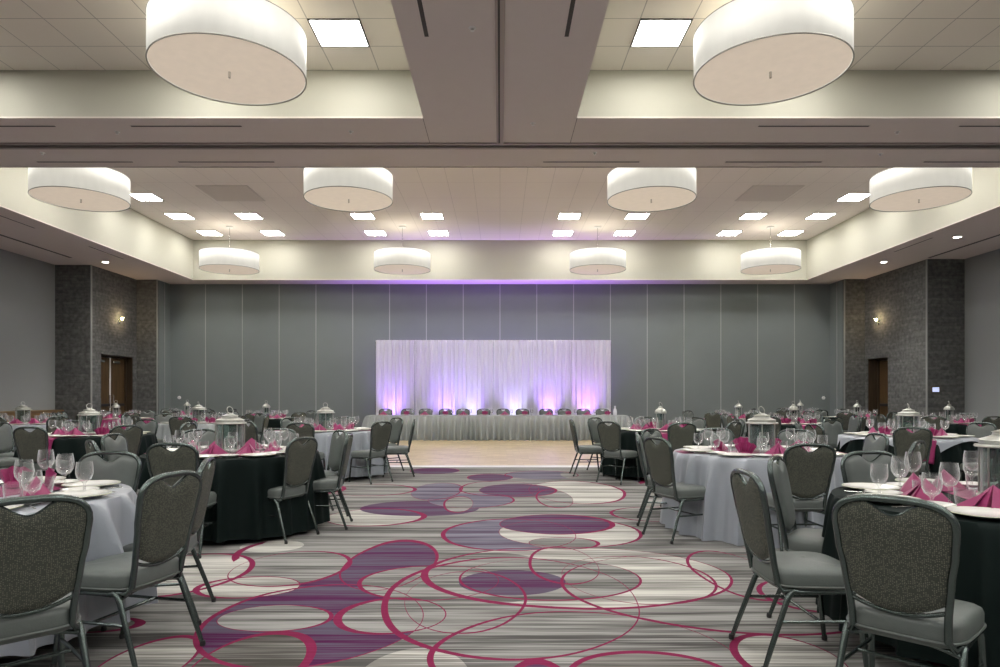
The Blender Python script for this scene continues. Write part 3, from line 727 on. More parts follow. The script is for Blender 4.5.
def make_chair(kids=True):
    r = empty('banquet_chair')
    MB().tube([back_pt(x, z) for x, z in outline()], 0.0140, 8, flat=1.15, up=(0, 1, 0.18)).build('back_frame', M['frame'], r, smooth=50)
    # upholstered front and tweed rear
    fr = MB(); fr.grid(pad_fn(True), 22, 22); n0 = len(fr.v)
    # seal the rim toward the frame plane
    def rim(m_, fn, flip):
        loop = [fn(i/22, 0) for i in range(22)]+[fn(1, j/22) for j in range(22)]+[fn(1-i/22, 1) for i in range(22)]+[fn(0, 1-j/22) for j in range(22)]
        inner = []
        for p in loop:
            p = Vector(p); t = R(11)
            nrm = Vector((0, math.cos(t), math.sin(t))); base = Vector((0, -0.195, 0.44))
            d_ = (p-base).dot(nrm); inner.append(tuple(p-nrm*d_))
        L_ = len(loop); m_.add([tuple(p) for p in loop]+inner, [(i, (i+1) % L_, L_+(i+1) % L_, L_+i) for i in range(L_)])
    rim(fr, pad_fn(True), False)
    fr.build('backrest', M['vinyl'], r, smooth=50)
    bk = MB(); bk.grid(pad_fn(False), 22, 22); rim(bk, pad_fn(False), True)
    tag(bk.build('back_panel', M['tweed'], r, smooth=50), label='olive tweed rear face of the backrest')
    # inner rim rail round the lower edge and handle slot
    lo = [back_pt(-0.167, 0.56)]+[back_pt(0.167*x/8, bot_z(0.167*x/8)-0.010) for x in range(-8, 9)]+[back_pt(0.167, 0.56)]
    MB().tube(lo, 0.009, 8, up=(0, 1, 0.18)).build('lower_rail', M['frame'], r, smooth=50)
    hs = [back_pt(0.100*x/12, top_z(abs(0.100*x/12))-(0.016 if abs(x) < 11 else 0.008)-slot(0.100*x/12)) for x in range(-12, 13)]
    MB().tube(hs, 0.0075, 6, up=(0, 1, 0.18)).build('handle_slot_rim', M['frame'], r, smooth=50)
    # seat cushion
    def seat_out(s_, z):
        out = []
        for j in range(40):
            a = 2*PI*j/40; c, s2 = math.cos(a), math.sin(a)
            x = math.copysign(abs(c)**0.42, c); y = math.copysign(abs(s2)**0.42, s2)
            wv = 0.212+0.012*y
            out.append((x*(wv-s_), 0.012+y*(0.215-s_), z-0.010*max(0, y)**3*(1 if z > 0.42 else 0)))
        return out
    st = MB(); levels = [(0.02, 0.374), (0.004, 0.392), (0.0, 0.41), (0.0, 0.452), (0.006, 0.468), (0.024, 0.479), (0.07, 0.487), (0.13, 0.490), (0.19, 0.491)]
    vs = []
    for s_, z in levels: vs += seat_out(s_, z)
    fs = [tuple(range(39, -1, -1))]
    for k in range(len(levels)-1):
        for j in range(40): fs.append((k*40+j, k*40+(j+1) % 40, (k+1)*40+(j+1) % 40, (k+1)*40+j))
    fs.append(tuple(range((len(levels)-1)*40, len(levels)*40)))
    st.add(vs, fs); seat = st.build('seat', M['vinyl'], r, smooth=50)
    pp = MB(); pl = seat_out(-0.002, 0.400); pp.tube(pl, 0.005, 6, closed=True); pp.build('piping', M['vinyl'], seat)
    # side rails that bend down into the rear legs, front legs, stretchers
    sf = MB()
    for s_ in (-1, 1):
        sf.tube([(s_*0.195, 0.17, 0.373), (s_*0.195, -0.13, 0.373)], 0.0115, 8)
        # side brace from back frame foot to the rail
        sf.tube([back_pt(s_*0.160, 0.41), (s_*0.178, -0.17, 0.373), (s_*0.193, -0.12, 0.383)], 0.011, 8)
    sf.tube([(-0.195, 0.16, 0.374), (0.195, 0.16, 0.374)], 0.010, 8)
    sf.tube([(x/8*0.195, -0.150-0.010*(1-(x/8)**2), 0.350+0.035*(1-(x/8)**2)) for x in range(-8, 9)], 0.010, 8)
    sf.build('seat_frame', M['frame'], r, smooth=50)
    for s_ in (-1, 1):
        lg = MB().tube([(s_*0.195, -0.10, 0.373), (s_*0.196, -0.125, 0.380), (s_*0.198, -0.145, 0.362), (s_*0.200, -0.160, 0.335), (s_*0.215, -0.245, 0.10), (s_*0.220, -0.275, 0.012)], [0.014, 0.014, 0.014, 0.014, 0.013, 0.011], 8).build('leg', M['frame'], r, smooth=50)
        MB().lathe([(0.013, 0.0), (0.015, 0.012), (0.012, 0.028)], 10, s_*0.2205, -0.277).build('foot_glide', M['black_rubber'], lg)
        lg = MB().tube([(s_*0.195, 0.14, 0.373), (s_*0.196, 0.165, 0.372), (s_*0.198, 0.178, 0.345), (s_*0.205, 0.205, 0.10), (s_*0.207, 0.215, 0.012)], [0.014, 0.014, 0.014, 0.013, 0.011], 8).build('leg', M['frame'], r, smooth=50)
        MB().lathe([(0.013, 0.0), (0.015, 0.012), (0.012, 0.028)], 10, s_*0.2075, 0.216).build('foot_glide', M['black_rubber'], lg)
    for s_ in (-1, 1):
        MB().tube([(s_*0.206, -0.193, 0.235), (s_*0.201, 0.190, 0.235)], 0.008, 8).build('stretcher', M['frame'], r)
    MB().tube([(-0.198, 0.0, 0.235), (0.198, 0.0, 0.235)], 0.008, 8).build('stretcher', M['frame'], r)
    return r
PC = Proto(make_chair(), 'chair')

# ------------------------------------------------------------ table ware
def glass_profile(kind):
    if kind == 'wine':
        return [(0.036, 0.0), (0.036, 0.002), (0.012, 0.006), (0.0045, 0.012), (0.004, 0.085), (0.008, 0.094), (0.024, 0.104), (0.036, 0.125), (0.0405, 0.148), (0.038, 0.178), (0.0335, 0.205), (0.0322, 0.205), (0.0365, 0.178), (0.0388, 0.148), (0.0345, 0.127), (0.0225, 0.107), (0.001, 0.098)]
    if kind == 'goblet':
        return [(0.034, 0.0), (0.034, 0.002), (0.010, 0.006), (0.0055, 0.012), (0.0055, 0.045), (0.012, 0.055), (0.030, 0.068), (0.040, 0.095), (0.0405, 0.125), (0.037, 0.160), (0.0355, 0.160), (0.0388, 0.125), (0.0384, 0.096), (0.029, 0.071), (0.001, 0.060)]
    return [(0.030, 0.0), (0.034, 0.004), (0.040, 0.045), (0.042, 0.085), (0.0405, 0.085), (0.0385, 0.046), (0.032, 0.008), (0.001, 0.007)]
def make_glass(kind, name):
    r = empty(name)
    MB().lathe(glass_profile(kind), 28, cap0=True, cap1=False).build('glass_body', M['glass'], r, smooth=60)
    return r
def single(o, cat): o.scale = (1.12, 1.12, 1.08); return Proto(o, cat)
PW = single(MB().lathe(glass_profile('wine'), 28, cap1=False).build('wine_glass', M['glass'], smooth=60), 'glass')
PG = single(MB().lathe(glass_profile('goblet'), 28, cap1=False).build('water_goblet', M['glass'], smooth=60), 'glass')
PT = single(MB().lathe(glass_profile('tumbler'), 28, cap1=False).build('glass_tumbler', M['glass'], smooth=60), 'glass')
def make_plate(rad, name, rim):
    k = rad/0.15
    r = empty(name)
    MB().lathe([(0.075*k, 0.0), (0.080*k, 0.003), (0.120*k, 0.010), (0.148*k, 0.018), (0.149*k, 0.021), (0.120*k, 0.015), (0.095*k, 0.010), (0.088*k, 0.007), (0.001, 0.0065)], 48, cap1=False).build('plate_body', M['white_china'], r, smooth=40)
    MB().tube([(0.149*k*math.cos(2*PI*i/48), 0.149*k*math.sin(2*PI*i/48), 0.0195) for i in range(48)], 0.0022, 6, closed=True).build('rim_band', rim, r)
    return r
PP = Proto(make_plate(0.155, 'charger_plate', M['china_rim']), 'plate')
PB = Proto(make_plate(0.095, 'bread_plate', M['white_china']), 'plate')
def make_napkin(kind):
    """pyramid fold: standing tent with a split front ridge and a second layer inside; local +Y faces the guest"""
    m_ = MB()
    if kind == 0:
        A = (0, 0.01, 0.118)
        def layer(w_, dfr, db, sc_, dz):
            A_ = (0, 0.012, 0.118*sc_+dz)
            L_ = (-w_, -0.035, 0.0); R_ = (w_, -0.035, 0.0); F = (0.0, dfr, 0.0); B = (0, -db, 0.0)
            Lm = (-w_*0.48, dfr*0.48, 0.0); Rm = (w_*0.48, dfr*0.48, 0.0)
            fl_ = (-0.012, dfr*0.78, 0.0); fr_ = (0.012, dfr*0.78, 0.0)
            m_.add([A_, L_, Lm, fl_], [(0, 1, 2), (0, 2, 3)]); m_.add([A_, R_, Rm, fr_], [(0, 2, 1), (0, 3, 2)])
            m_.add([A_, L_, (0, -db, 0.0), R_], [(0, 2, 1), (0, 3, 2)])
            m_.add([A_, (-0.012, dfr*0.78, 0), (0, dfr*0.35, 0.0), (0.012, dfr*0.78, 0)], [(0, 1, 2), (0, 2, 3)])
        layer(0.135, 0.115, 0.075, 1.0, 0.0)
        layer(0.120, 0.085, 0.050, 0.90, 0.0)
        # loose tail folded over on one side
        m_.add([(0.02, 0.03, 0.085), (0.135, -0.02, 0.0), (0.155, 0.04, 0.002), (0.07, 0.085, 0.003)], [(0, 1, 2), (0, 2, 3)])
    else:                      # collapsed fan that leans
        n = 7; vs = []
        for i in range(n+1):
            a = -0.9+1.8*i/n; rr = 0.15 if i % 2 else 0.135
            vs.append((0.125*math.sin(a)*1.0, 0.012*(-1)**i+0.02, 0.02+0.105*math.cos(a)*(1.05 if i % 2 else 0.92)))
        base = [(-0.045+0.09*i/n, 0.012*(-1)**i, 0.0) for i in range(n+1)]
        m_.add(vs+base, [(i, i+1, n+2+i, n+1+i) for i in range(n)])
        m_.add([(-0.06, -0.04, 0.0), (0.06, -0.04, 0.0), (0.05, 0.06, 0.0), (-0.05, 0.06, 0.0), (-0.04, 0.0, 0.035), (0.04, 0.0, 0.035)], [(0, 1, 5, 4), (3, 4, 5, 2), (0, 4, 3), (1, 2, 5)])
    o = m_.build('folded_napkin', M['magenta'], smooth=0, solid=0.0035)
    md = o.modifiers.new('bevel', 'BEVEL'); md.width = 0.0015; md.segments = 2
    return o
PNA = [Proto(make_napkin(0), 'napkin'), Proto(make_napkin(1), 'napkin')]
def make_fork():
    m_ = MB(); m_.tube([(0, -0.095, 0.003), (0, -0.02, 0.004), (0, 0.03, 0.006), (0, 0.045, 0.004)], [0.006, 0.004, 0.003, 0.006], 6, flat=0.4, up=(0, 0, 1))
    for x in (-0.009, -0.003, 0.003, 0.009): m_.tube([(x*0.8, 0.043, 0.004), (x, 0.06, 0.003), (x, 0.095, 0.006)], 0.0016, 5)
    m_.bbox(-0.011, 0.011, 0.04, 0.056, 0.002, 0.0055, 0.001)
    return m_.build('dinner_fork', M['steel'])
def make_knife():
    m_ = MB(); m_.tube([(0, -0.11, 0.004), (0, -0.02, 0.004)], [0.006, 0.005], 6, flat=0.5, up=(0, 0, 1))
    m_.add([(-0.005, -0.02, 0.003), (0.006, -0.02, 0.003), (0.009, 0.05, 0.003), (0.004, 0.105, 0.003), (-0.006, 0.11, 0.003), (-0.005, -0.02, 0.005), (0.003, -0.02, 0.004), (0.005, 0.05, 0.0035), (0.002, 0.10, 0.0035), (-0.006, 0.11, 0.005)],
           [(4, 3, 2, 1, 0), (5, 6, 7, 8, 9), (0, 1, 6, 5), (1, 2, 7, 6), (2, 3, 8, 7), (3, 4, 9, 8), (4, 0, 5, 9)])
    return m_.build('dinner_knife', M['steel'])
PF = Proto(make_fork(), 'fork'); PK = Proto(make_knife(), 'knife')

def make_lantern(kind):
    """0: broad hurricane lantern with a stepped lid; 1: slim tall lantern with a domed cap"""
    r = empty('candle_lantern')
    if kind == 0: rb, hb, rl = 0.135, 0.275, 0.152
    else: rb, hb, rl = 0.075, 0.27, 0.100
    sd = 48 if kind == 0 else 8
    MB().lathe([(rb*1.06, 0.0), (rb*1.10, 0.006), (rb*1.10, 0.022), (rb*1.0, 0.030), (rb*0.98, 0.034)], sd).build('base', M['silver_metal'], r, smooth=30)
    MB().lathe([(rb*0.93, 0.034), (rb*0.93, hb), (rb*0.91, hb), (rb*0.91, 0.034)], sd, cap0=False, cap1=False).build('glass_cylinder', M['pane'], r, smooth=50)
    n = 6 if kind == 0 else 8
    for k in range(n):
        a = 2*PI*k/n+0.3
        MB().tube([(rb*0.99*math.cos(a), rb*0.99*math.sin(a), 0.03), (rb*0.99*math.cos(a), rb*0.99*math.sin(a), hb+0.004)], 0.005 if kind == 0 else 0.0045, 6).build('post', M['silver_metal'], r)
    if kind == 0:
        prof = [(rb*0.95, hb), (rl, hb+0.002), (rl+0.004, hb+0.008), (rl, hb+0.016), (rl*0.88, hb+0.018), (rl*0.86, hb+0.036), (rl*0.90, hb+0.040), (rl*0.84, hb+0.046), (rl*0.62, hb+0.058), (rl*0.50, hb+0.066), (rl*0.48, hb+0.080), (rl*0.52, hb+0.084), (rl*0.34, hb+0.092), (rl*0.22, hb+0.098), (rl*0.20, hb+0.108), (0.002, hb+0.110)]
    else:
        prof = [(rb*0.95, hb), (rl, hb+0.002), (rl, hb+0.020), (rl*0.92, hb+0.045), (rl*0.70, hb+0.070), (rl*0.42, hb+0.085), (rl*0.36, hb+0.105), (rl*0.42, hb+0.110), (rl*0.16, hb+0.122), (0.002, hb+0.126)]
    MB().lathe(prof, sd).build('lid', M['silver_metal'], r, smooth=30)
    zt = prof[-1][1]
    hr = 0.036
    MB().tube([(hr*math.cos(2*PI*i/24), 0.012*math.sin(2*PI*i/24), zt+hr-0.010+hr*math.sin(2*PI*i/24)) for i in range(24)], 0.0045, 6, closed=True).build('ring_handle', M['silver_metal'], r)
    MB().lathe([(0.038, 0.034), (0.040, 0.038), (0.040, 0.150), (0.034, 0.155), (0.004, 0.148), (0.002, 0.168), (0.0005, 0.170)], 24).build('candle', M['candle'], r)
    return r
PL = [Proto(make_lantern(0), 'lantern'), Proto(make_lantern(1), 'lantern')]

# ------------------------------------------------------------ tables
TR = 0.82; TZ = 0.745
def make_table():
    r = empty('round_table')
    MB().lathe([(TR-0.03, TZ-0.025), (TR-0.008, TZ-0.025), (TR-0.006, TZ-0.003), (TR-0.010, TZ), (0.001, TZ)], 48, cap1=False).build('tabletop', M['ply'], r, smooth=40)
    for k in range(4):
        a = PI/4+k*PI/2; c, s_ = math.cos(a), math.sin(a)
        lg = MB().tube([(0.42*c, 0.42*s_, TZ-0.02), (0.42*c, 0.42*s_, 0.05)], 0.014, 8).build('leg', M['frame'], r)
        MB().lathe([(0.02, 0.0), (0.024, 0.012), (0.024, 0.038), (0.016, 0.05)], 12, 0.42*c, 0.42*s_).build('caster', M['steel'], lg)
    for s_ in (-1, 1):
        MB().tube([(s_*0.3, -0.3, 0.16), (s_*0.3, 0.3, 0.16)], 0.011, 8).build('cross_bar', M['frame'], r)
    return r
PTB = Proto(make_table(), 'table')
def cloth_mesh(seed, hem, folds, amp, flare):
    rnd = random.Random(seed); ph = [rnd.uniform(0, 2*PI) for _ in range(6)]
    folds += 8
    def fold(a, t):
        f_ = 0.55*math.sin(folds*a+ph[0]+0.8*math.sin(2*a+ph[1]))+0.30*math.sin((folds*2-3)*a+ph[2])+0.25*math.sin((folds-5)*a+ph[3])
        return f_
    def fn(u, v):
        a = 2*PI*u
        if v < 0.2:
            rr = TR*(v/0.2)*0.985+0.001; return (rr*math.cos(a), rr*math.sin(a), TZ+0.004)
        t = (v-0.2)/0.8
        drop = (TZ+0.004-hem)*t
        hem_w = 0.012*math.sin(3*a+ph[4])*t
        fv = fold(a, t); fv = 1.6*(max(0, 0.5+0.55*fv)**2.4)-0.40
        rr = TR+0.005*min(1, t*12)+flare*t**0.8+amp*fv*min(1, t*2.2)**0.8
        z = TZ+0.004-drop-hem_w
        if t < 0.03: rr = TR-0.004; z = TZ+0.002
        return (rr*math.cos(a), rr*math.sin(a), max(0.004, z))
    m_ = MB(); m_.grid(fn, 300, 30, closed_u=True); return m_
def drape(mb_, x0, x1, y0, y1, nx, ny, lift, ang=0):
    """cloth laid over the round table: what lies beyond the edge hangs straight down"""
    def fn(u, v):
        x = x0+(x1-x0)*u; y = y0+(y1-y0)*v
        ca, sa = math.cos(ang), math.sin(ang); X, Y = x*ca-y*sa, x*sa+y*ca
        r_ = math.hypot(X, Y); z = TZ+0.004+lift
        if r_ <= TR: return (X, Y, z+0.002*math.sin(9*x)*math.sin(7*y))
        d_ = r_-TR; k = (TR+0.03+lift+0.10*d_)/r_
        return (X*k, Y*k, z-min(d_, TZ-0.03))
    return mb_.grid(fn, nx, ny)

# name, x, y, cloth, hem, runner angle(deg) or None, description, lantern kind, ring offset deg, detail
T_ = [
 ('R1', 2.66, 3.52, 'black', 0.10, 78, 'front right black-clothed table', 0, None, 2),
 ('L1', -2.93, 3.62, 'silver', 0.12, 75, 'front left silver-clothed table', 0, None, 2),
 ('R2', 2.58, 6.65, 'silver', 0.0, 0, 'second right aisle table in silver satin', 0, None, 2),
 ('L2', -2.65, 6.62, 'black', 0.05, 0, 'second left aisle table in black cloth', 0, None, 2),
 ('R3', 2.62, 11.0, 'black', 0.05, 90, 'third right aisle table beside the dance floor', 1, 0, 1),
 ('L3', -2.85, 11.0, 'silver', 0.05, 0, 'third left aisle table beside the dance floor', 0, 0, 1),
 ('R4', 5.70, 9.35, 'over', 0.05, 70, 'inner right table with silver overlay', 0, 12, 1),
 ('L4', -5.92, 9.66, 'black', 0.05, 80, 'inner left black table nearest the camera', 0, 0, 1),
 ('R5', 6.0, 13.7, 'black', 0.05, 90, 'inner right table in the middle row', 1, 5, 1),
 ('L5', -6.3, 14.0, 'white', 0.05, 0, 'inner left pale table in middle row', 0, 8, 1),
 ('R6', 6.05, 17.0, 'white', 0.05, 0, 'inner right table nearest the back wall', 1, 0, 1),
 ('L6', -5.93, 17.0, 'black', 0.05, 90, 'inner left table nearest the back wall', 1, 10, 1),
 ('R7', 9.4, 14.0, 'black', 0.05, 90, 'outer right table nearest the camera', 1, 0, 1),
 ('L7', -9.7, 13.6, 'silver', 0.05, 0, 'outer left table nearest the camera', 0, 15, 1),
 ('R8', 9.4, 17.6, 'black', 0.05, 90, 'outer right table in the middle row', 1, 10, 1),
 ('L8', -9.65, 16.8, 'magenta', 0.05, 0, 'outer left magenta table in middle row', 1, 0, 1),
 ('R9', 9.2, 20.5, 'black', 0.05, 90, 'outer right table nearest the back wall', 1, 0, 1),
 ('L9', -9.4, 20.1, 'white', 0.05, 0, 'outer left table nearest the back wall', 1, 5, 1),
]
CLW = {'black': 'floor-length black', 'silver': 'silver grey satin', 'white': 'pale grey', 'magenta': 'dark magenta', 'over': 'black'}
def px_of(x, y): return 500+667*x/y if y > 0.3 else 9999
def in_view(x, y, pad=0.3): return y > 0.5 and -25 < px_of(x-pad if x > 0 else x+pad, y) < 1025
SECT = ['near side', 'near right side', 'right side', 'far right side', 'far side', 'far left side', 'left side', 'near left side']
# explicit chairs: (sector, x of back top, y of back top, facing deg from +X toward +Y); facing is where the sitter looks
CH = {
 'R1': [(7, 1.45, 2.47, 45), (6, 1.235, 3.36, 0), (5, 1.70, 4.12, -33), (4, 2.52, 4.55, -85), (3, 3.60, 4.45, -140)],
 'L1': [(1, -1.74, 2.46, 135), (2, -1.60, 3.27, 166), (3, -1.76, 4.02, 193), (4, -2.64, 4.52, -88), (5, -3.75, 4.45, -40)],
 'R2': [(7, 1.43, 6.10, 22), (6, 1.43, 6.95, -12), (0, 2.46, 5.28, 92), (4, 2.58, 7.95, -90), (3, 3.40, 7.65, -135), (2, 3.85, 6.8, 180), (1, 3.55, 5.65, 135), (5, 1.75, 7.75, -45)],
 'L2': [(1, -1.80, 6.10, 157), (2, -1.52, 6.75, 186), (3, -1.78, 7.45, 215), (0, -2.64, 5.36, 90), (4, -2.60, 7.85, -90), (5, -3.45, 7.65, -45), (6, -3.92, 6.75, 0), (7, -3.50, 5.70, 42)],
}
BK = 0.285        # how far the back top is behind the seat centre
def chair_at(bx, by, face, label, group='banquet chairs round the tables'):
    a = R(face); x = bx+BK*math.cos(a); y = by+BK*math.sin(a)
    PC.put((x, y, 0), a-PI/2, label, group)
def table(key, x, y, cloth, hem, run, desc, lk, off, det):
    rnd = random.Random(key)
    PTB.put((x, y, 0), rnd.uniform(0, 1), 'round banquet table hidden under cloth: '+desc, 'round banquet tables')
    cm = {'black': M['black_cloth'], 'silver': M['silver_cloth'], 'white': M['white_cloth'], 'magenta': M['magenta'], 'over': M['black_cloth']}[cloth]
    o = cloth_mesh(key, max(hem, 0.006), 13 if cloth == 'silver' else 11, 0.085 if cloth != 'black' else 0.060, 0.06 if hem > 0.01 else 0.09).build('tablecloth', cm, smooth=60, loc=(x, y, 0))
    tag(o, '%s tablecloth on the %s' % (CLW[cloth], desc), 'tablecloth', 'round tablecloths')
    z = TZ+0.005; lift = 0.003
    if cloth == 'over':
        o = drape(MB(), -0.84, 0.84, -0.84, 0.84, 60, 60, 0.003, R(25)).build('cloth_overlay', M['silver_cloth'], smooth=60, loc=(x, y, 0))
        tag(o, 'silver grey square overlay hanging in points on the '+desc, 'tablecloth'); lift = 0.006
    if run is not None:
        over = 0.32 if det < 2 else 0.0
        L_ = TR+over-0.02
        o = drape(MB(), -L_, L_, -0.165, 0.165, 60, 10, lift, R(run)).build('table_runner', M['magenta'], smooth=60, loc=(x, y, 0), solid=0.002)
        tag(o, 'magenta satin runner across the '+desc, 'table runner', 'magenta table runners')
    zt = z+lift+0.004
    PL[lk].put((x+(0.03 if x > 0 else -0.03), y, zt), rnd.uniform(0, 2), 'silver candle lantern in the middle of the '+desc, 'table centre lanterns')
    if key in CH:
        for sec, bx, by, fc in CH[key]:
            if in_view(bx, by): chair_at(bx, by, fc, 'grey banquet chair, %s of the %s' % (SECT[sec], desc))
    else:
        for i in range(8):
            a = -90+off+45*i+rnd.uniform(-5, 5)
            rr = TR+0.55+rnd.uniform(-0.05, 0.08)
            bx = x+rr*math.cos(R(a)); by = y+rr*math.sin(R(a))
            if in_view(bx, by) and by < 21.85: chair_at(bx, by, a+180+rnd.uniform(-7, 7), 'grey banquet chair, %s of the %s' % (SECT[i], desc))
    # place settings
    off2 = off if off is not None else {'R1': 2, 'L1': 2, 'R2': 5, 'L2': -3}[key]
    for i in range(8):
        a = R(-90+off2+45*i); c, s_ = math.cos(a), math.sin(a); t = (-s_, c)
        def P(r_, q): return (x+r_*c+q*t[0], y+r_*s_+q*t[1])
        on = '%s of the %s' % (SECT[i], desc)
        px, py = P(0.63, 0.0)
        if not in_view(px, py, 0.2): continue
        zz = z+0.002
        def in_run(X, Y):
            if run is None: return 0
            ca, sa = math.cos(R(run)), math.sin(R(run)); v = -(X-x)*sa+(Y-y)*ca
            return abs(v) < 0.24
        def zat(X, Y): return zt if (in_run(X, Y) or cloth == 'over') else zz
        PP.put((px, py, zat(px, py)), 0, 'white charger plate, '+on, 'white charger plates')
        bx, by = P(0.52, 0.20); 
        PB.put((bx, by, zat(bx, by)), 0, 'small bread plate, '+on, 'small bread plates')
        nx, ny = P(0.40, rnd.uniform(-0.02, 0.03))
        PNA[0 if rnd.random() < 0.72 else 1].put((nx, ny, zat(nx, ny)), a-PI/2+rnd.uniform(-0.5, 0.5), 'folded magenta napkin, '+on, 'folded magenta napkins')
        gx, gy = P(0.45, -0.17); PW.put((gx, gy, zat(gx, gy)), 0, 'stemmed wine glass, '+on, 'wine glasses')
        gx, gy = P(0.30, -0.12) if det < 2 else P(0.53, -0.23); PG.put((gx, gy, zat(gx, gy)), 0, 'water goblet, '+on, 'water goblets')
        if det == 2:
            gx, gy = P(0.34, 0.17)
            PT.put((gx, gy, zat(gx, gy)), 0, 'short clear tumbler, '+on, 'glass tumblers')
            gx, gy = P(0.63, -0.19); PK.put((gx, gy, zat(gx, gy)), a+PI/2, 'steel dinner knife, '+on, 'dinner knives')
            gx, gy = P(0.63, 0.185); PF.put((gx, gy, zat(gx, gy)), a+PI/2, 'steel dinner fork, '+on, 'dinner forks')
for t in T_: table(*t)

# ------------------------------------------------------------ head table, backdrop, uplights
HX0, HX1, HY0, HY1 = -3.95, 3.78, 19.72, 20.40
r = empty('head_table', ((HX0+HX1)/2, (HY0+HY1)/2, 0)); tag(r, 'long straight head table hidden under white cloth and skirt before the drapes', 'table')
hw = (HX1-HX0)/2; hd = (HY1-HY0)/2
MB().bbox(-hw+0.02, hw-0.02, -hd+0.02, hd-0.02, TZ-0.03, TZ, 0.004).build('tabletop', M['ply'], r)
for k in range(5):
    for s_ in (-1, 1):
        X_ = -hw+0.25+k*(2*hw-0.5)/4; MB().tube([(X_, s_*(hd-0.1), TZ-0.03), (X_, s_*(hd-0.1), 0.022)], 0.014, 8).build('leg', M['frame'], r)
cx = (HX0+HX1)/2; cy = (HY0+HY1)/2
m_ = MB(); m_.bbox(-hw, hw, -hd, hd, TZ+0.001, TZ+0.007, 0.002)
m_.grid(lambda u, v: (-hw+2*hw*u, -hd-0.012-0.003*math.sin(60*u), TZ+0.005-0.06*v), 120, 2)
o = m_.build('tablecloth', M['white_cloth'], smooth=40, loc=(cx, cy, 0)); tag(o, 'long pale cloth over the top of the head table', 'tablecloth')
rs = random.Random(5); PH = [rs.uniform(0, 6.28) for _ in range(6)]
def pleat(x, v):
    a = x*2*PI/0.17+1.4*math.sin(x*2.3+PH[0])+0.9*math.sin(x*7.1+PH[1])
    return (0.5+0.5*math.sin(a))**1.5 + 0.08*math.sin(a*2.0+PH[2])
def skirt_fn(u, v):
    # u runs left side -> front -> right side
    tot = 2*hw+2*2*hd; s_ = u*tot; z = TZ-0.02-(TZ-0.045)*v; am = 0.03+0.20*v**0.7
    if s_ < 2*hd: x, y, n_ = -hw, hd-s_, (-1, 0)
    elif s_ < 2*hd+2*hw: x, y, n_ = -hw+(s_-2*hd), -hd, (0, -1)
    else: x, y, n_ = hw, -hd+(s_-2*hd-2*hw), (1, 0)
    p = 0.018+am*pleat(s_, v)
    return (x+n_[0]*p, y+n_[1]*p, z+0.012*v*math.sin(s_*9))
m_ = MB(); m_.grid(skirt_fn, 1500, 14)
o = m_.build('table_skirt', M['white_cloth'], smooth=70, loc=(cx, cy, 0)); tag(o, 'long gathered pale grey skirt around the head table front', 'table skirt')
CHX = [385.6, 407.8, 425.6, 445.6, 463.1, 483.6, 503.1, 522.3, 546, 564.4, 583.3, 602.4]
ordw = ['first', 'second', 'third', 'fourth', 'fifth', 'sixth', 'seventh', 'eighth', 'ninth', 'tenth', 'eleventh', 'twelfth']
for i, px in enumerate(CHX):
    Y_ = 20.83; X_ = (px-500)*Y_/667
    chair_at(X_, Y_, -90+random.Random(i).uniform(-8, 8), '%s grey chair from the left behind the head table' % ordw[i], 'chairs behind the head table')
    PNA[i % 2].put((X_+0.05, 20.15, TZ+0.008), PI, 'folded magenta napkin on head table before the %s chair from the left' % ordw[i], 'napkins on the head table')
    PG.put((X_+0.26, 20.12, TZ+0.008), 0, 'goblet on head table right of the %s chair from the left' % ordw[i], 'goblets on the head table')
    PP.put((X_+0.02, 20.22, TZ+0.0075), 0, 'white charger plate on the head table at the %s chair from the left' % ordw[i], 'plates on the head table') if i % 1 == 0 else None
o = MB().lathe([(0.045, 0.0), (0.055, 0.01), (0.06, 0.10), (0.045, 0.17), (0.022, 0.21), (0.022, 0.25), (0.035, 0.28), (0.032, 0.28), (0.018, 0.25), (0.018, 0.21), (0.04, 0.17), (0.055, 0.10), (0.05, 0.014), (0.001, 0.012)], 24, cap1=False).build('water_carafe', plain('frosted_carafe', (0.7, 0.72, 0.75), 0.2), smooth=50, loc=(3.45, 20.0, TZ+0.008))
tag(o, 'pale water carafe standing near the right end of the head table', 'carafe')

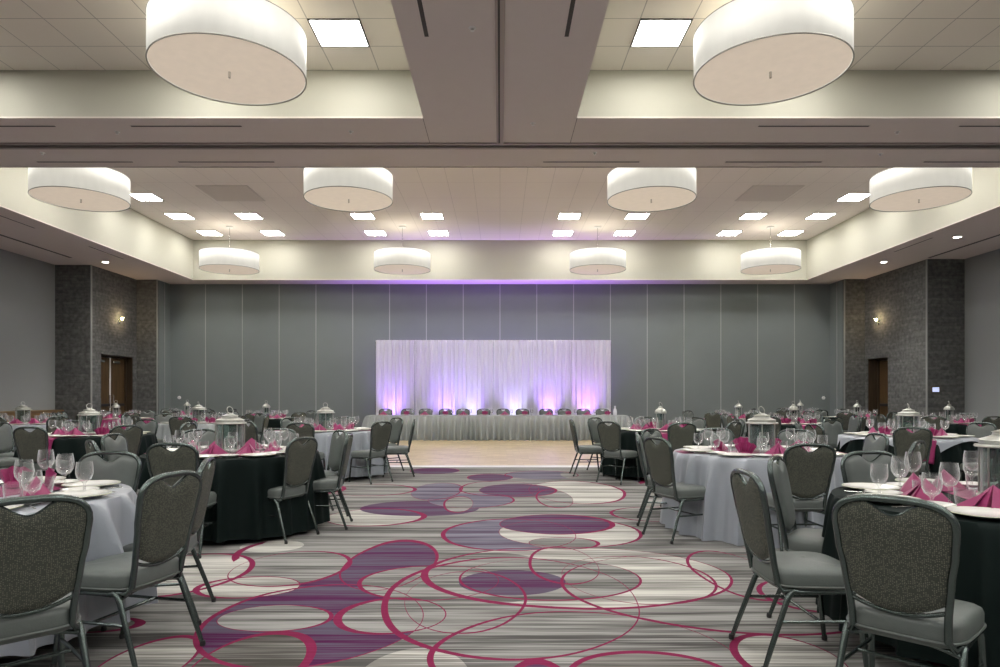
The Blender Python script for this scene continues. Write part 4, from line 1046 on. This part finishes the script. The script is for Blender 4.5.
BX0, BX1, BY = -4.0, 3.57, 21.45; BZ = 3.10
r = empty('drapery_backdrop', (0, BY, 0)); tag(r, 'wide white sheer drapery backdrop on poles behind the head table', 'backdrop')
MB().tube([(BX0, 0, BZ), (BX1, 0, BZ)], 0.020, 10).build('crossbar', M['white_plastic'], r)
npn = 6; pw = (BX1-BX0)/npn
for k in range(npn+1):
    X_ = BX0+k*pw
    if k % 2 == 0:
        p_ = MB().tube([(X_, 0.05, 0.01), (X_, 0.05, BZ-0.01)], 0.02, 10).build('upright_pole', M['steel'], r)
        MB().bbox(X_-0.2, X_+0.2, -0.12, 0.22, 0.0, 0.012, 0.003).build('base_plate', M['dark_metal'], p_)
for k in range(npn):
    rk = random.Random(50+k); a0 = BX0+k*pw; f1, f2, f3 = rk.uniform(20, 24), rk.uniform(9, 12), rk.uniform(46, 60); q1, q2, q3 = [rk.uniform(0, 6.28) for _ in range(3)]
    def cf(u, v, a0=a0, f1=f1, f2=f2, f3=f3, q1=q1, q2=q2, q3=q3):
        X_ = a0+0.005+(pw-0.010)*u; am = 0.5+0.5*v
        y_ = -0.026+am*(0.040*math.sin(f1*2*u+q1+0.7*math.sin(5*u))+0.020*math.sin(f2*2*u+q2))+0.011*math.sin(f3*2*u+q3)
        return (X_+0.015*v*math.sin(7*u+q2), y_, BZ+0.03-(BZ-0.0)*v)
    m_ = MB(); m_.grid(cf, 220, 12); m_.build('curtain_panel', M['curtain'], r, smooth=80)
def make_up(col, name, en):
    r = empty('uplight_fixture')
    MB().lathe([(0.07, 0.05), (0.085, 0.07), (0.085, 0.17), (0.075, 0.19), (0.07, 0.175)], 20, cap1=False).build('can', M['black_plastic'], r)
    MB().lathe([(0.001, 0.172), (0.07, 0.172)], 20, cap0=False, cap1=False).build('lens', emit('lens_'+name, col, 6), r)
    MB().tube([(-0.09, 0, 0.12), (-0.10, 0, 0.01), (0.10, 0, 0.01), (0.09, 0, 0.12)], 0.01, 6).build('yoke', M['dark_metal'], r)
    return r
UP = [(391, (0.44, 0.20, 1.0), 16, 'purple'), (449, (0.36, 0.20, 1.0), 19, 'purple'), (471, (0.66, 0.66, 1.0), 8, 'white'), (515, (0.66, 0.66, 1.0), 8, 'white'), (549, (0.42, 0.20, 1.0), 17, 'purple'), (586, (0.62, 0.22, 1.0), 17, 'pink-violet')]
for i, (px, col, en, cn) in enumerate(UP):
    X_ = (px-500)*21.3/667; u = make_up(col, cn, en); u.location = (X_, 21.10, 0.022)
    tag(u, '%s uplight on the floor before the drapes, %s from the left' % (cn, ordw[i]), 'uplight', 'uplights before the drapes')
    lamp('SPOT', 'uplight_beam', (0, 0, 0.20), en*16, col, u, spot_size=R(62), spot_blend=1.0, shadow_soft_size=0.04, aim=(0, 0.16, 1))
for i, X_ in enumerate((-3.1, -2.0, -0.8, 0.4, 1.6, 2.7)):
    u = make_up((0.45, 0.16, 1.0), 'violet', 20); u.location = (X_, 21.80, 0.0)
    tag(u, 'violet uplight on the floor between drapes and back wall, %s from the left' % ordw[i], 'uplight', 'uplights behind the drapes')
    lamp('SPOT', 'uplight_beam', (0, 0, 0.20), 430, (0.38, 0.17, 1.0), u, spot_size=R(75), spot_blend=1.0, shadow_soft_size=0.04, aim=({0: -0.2, 5: 0.2}.get(i, 0), 0.02, 1))
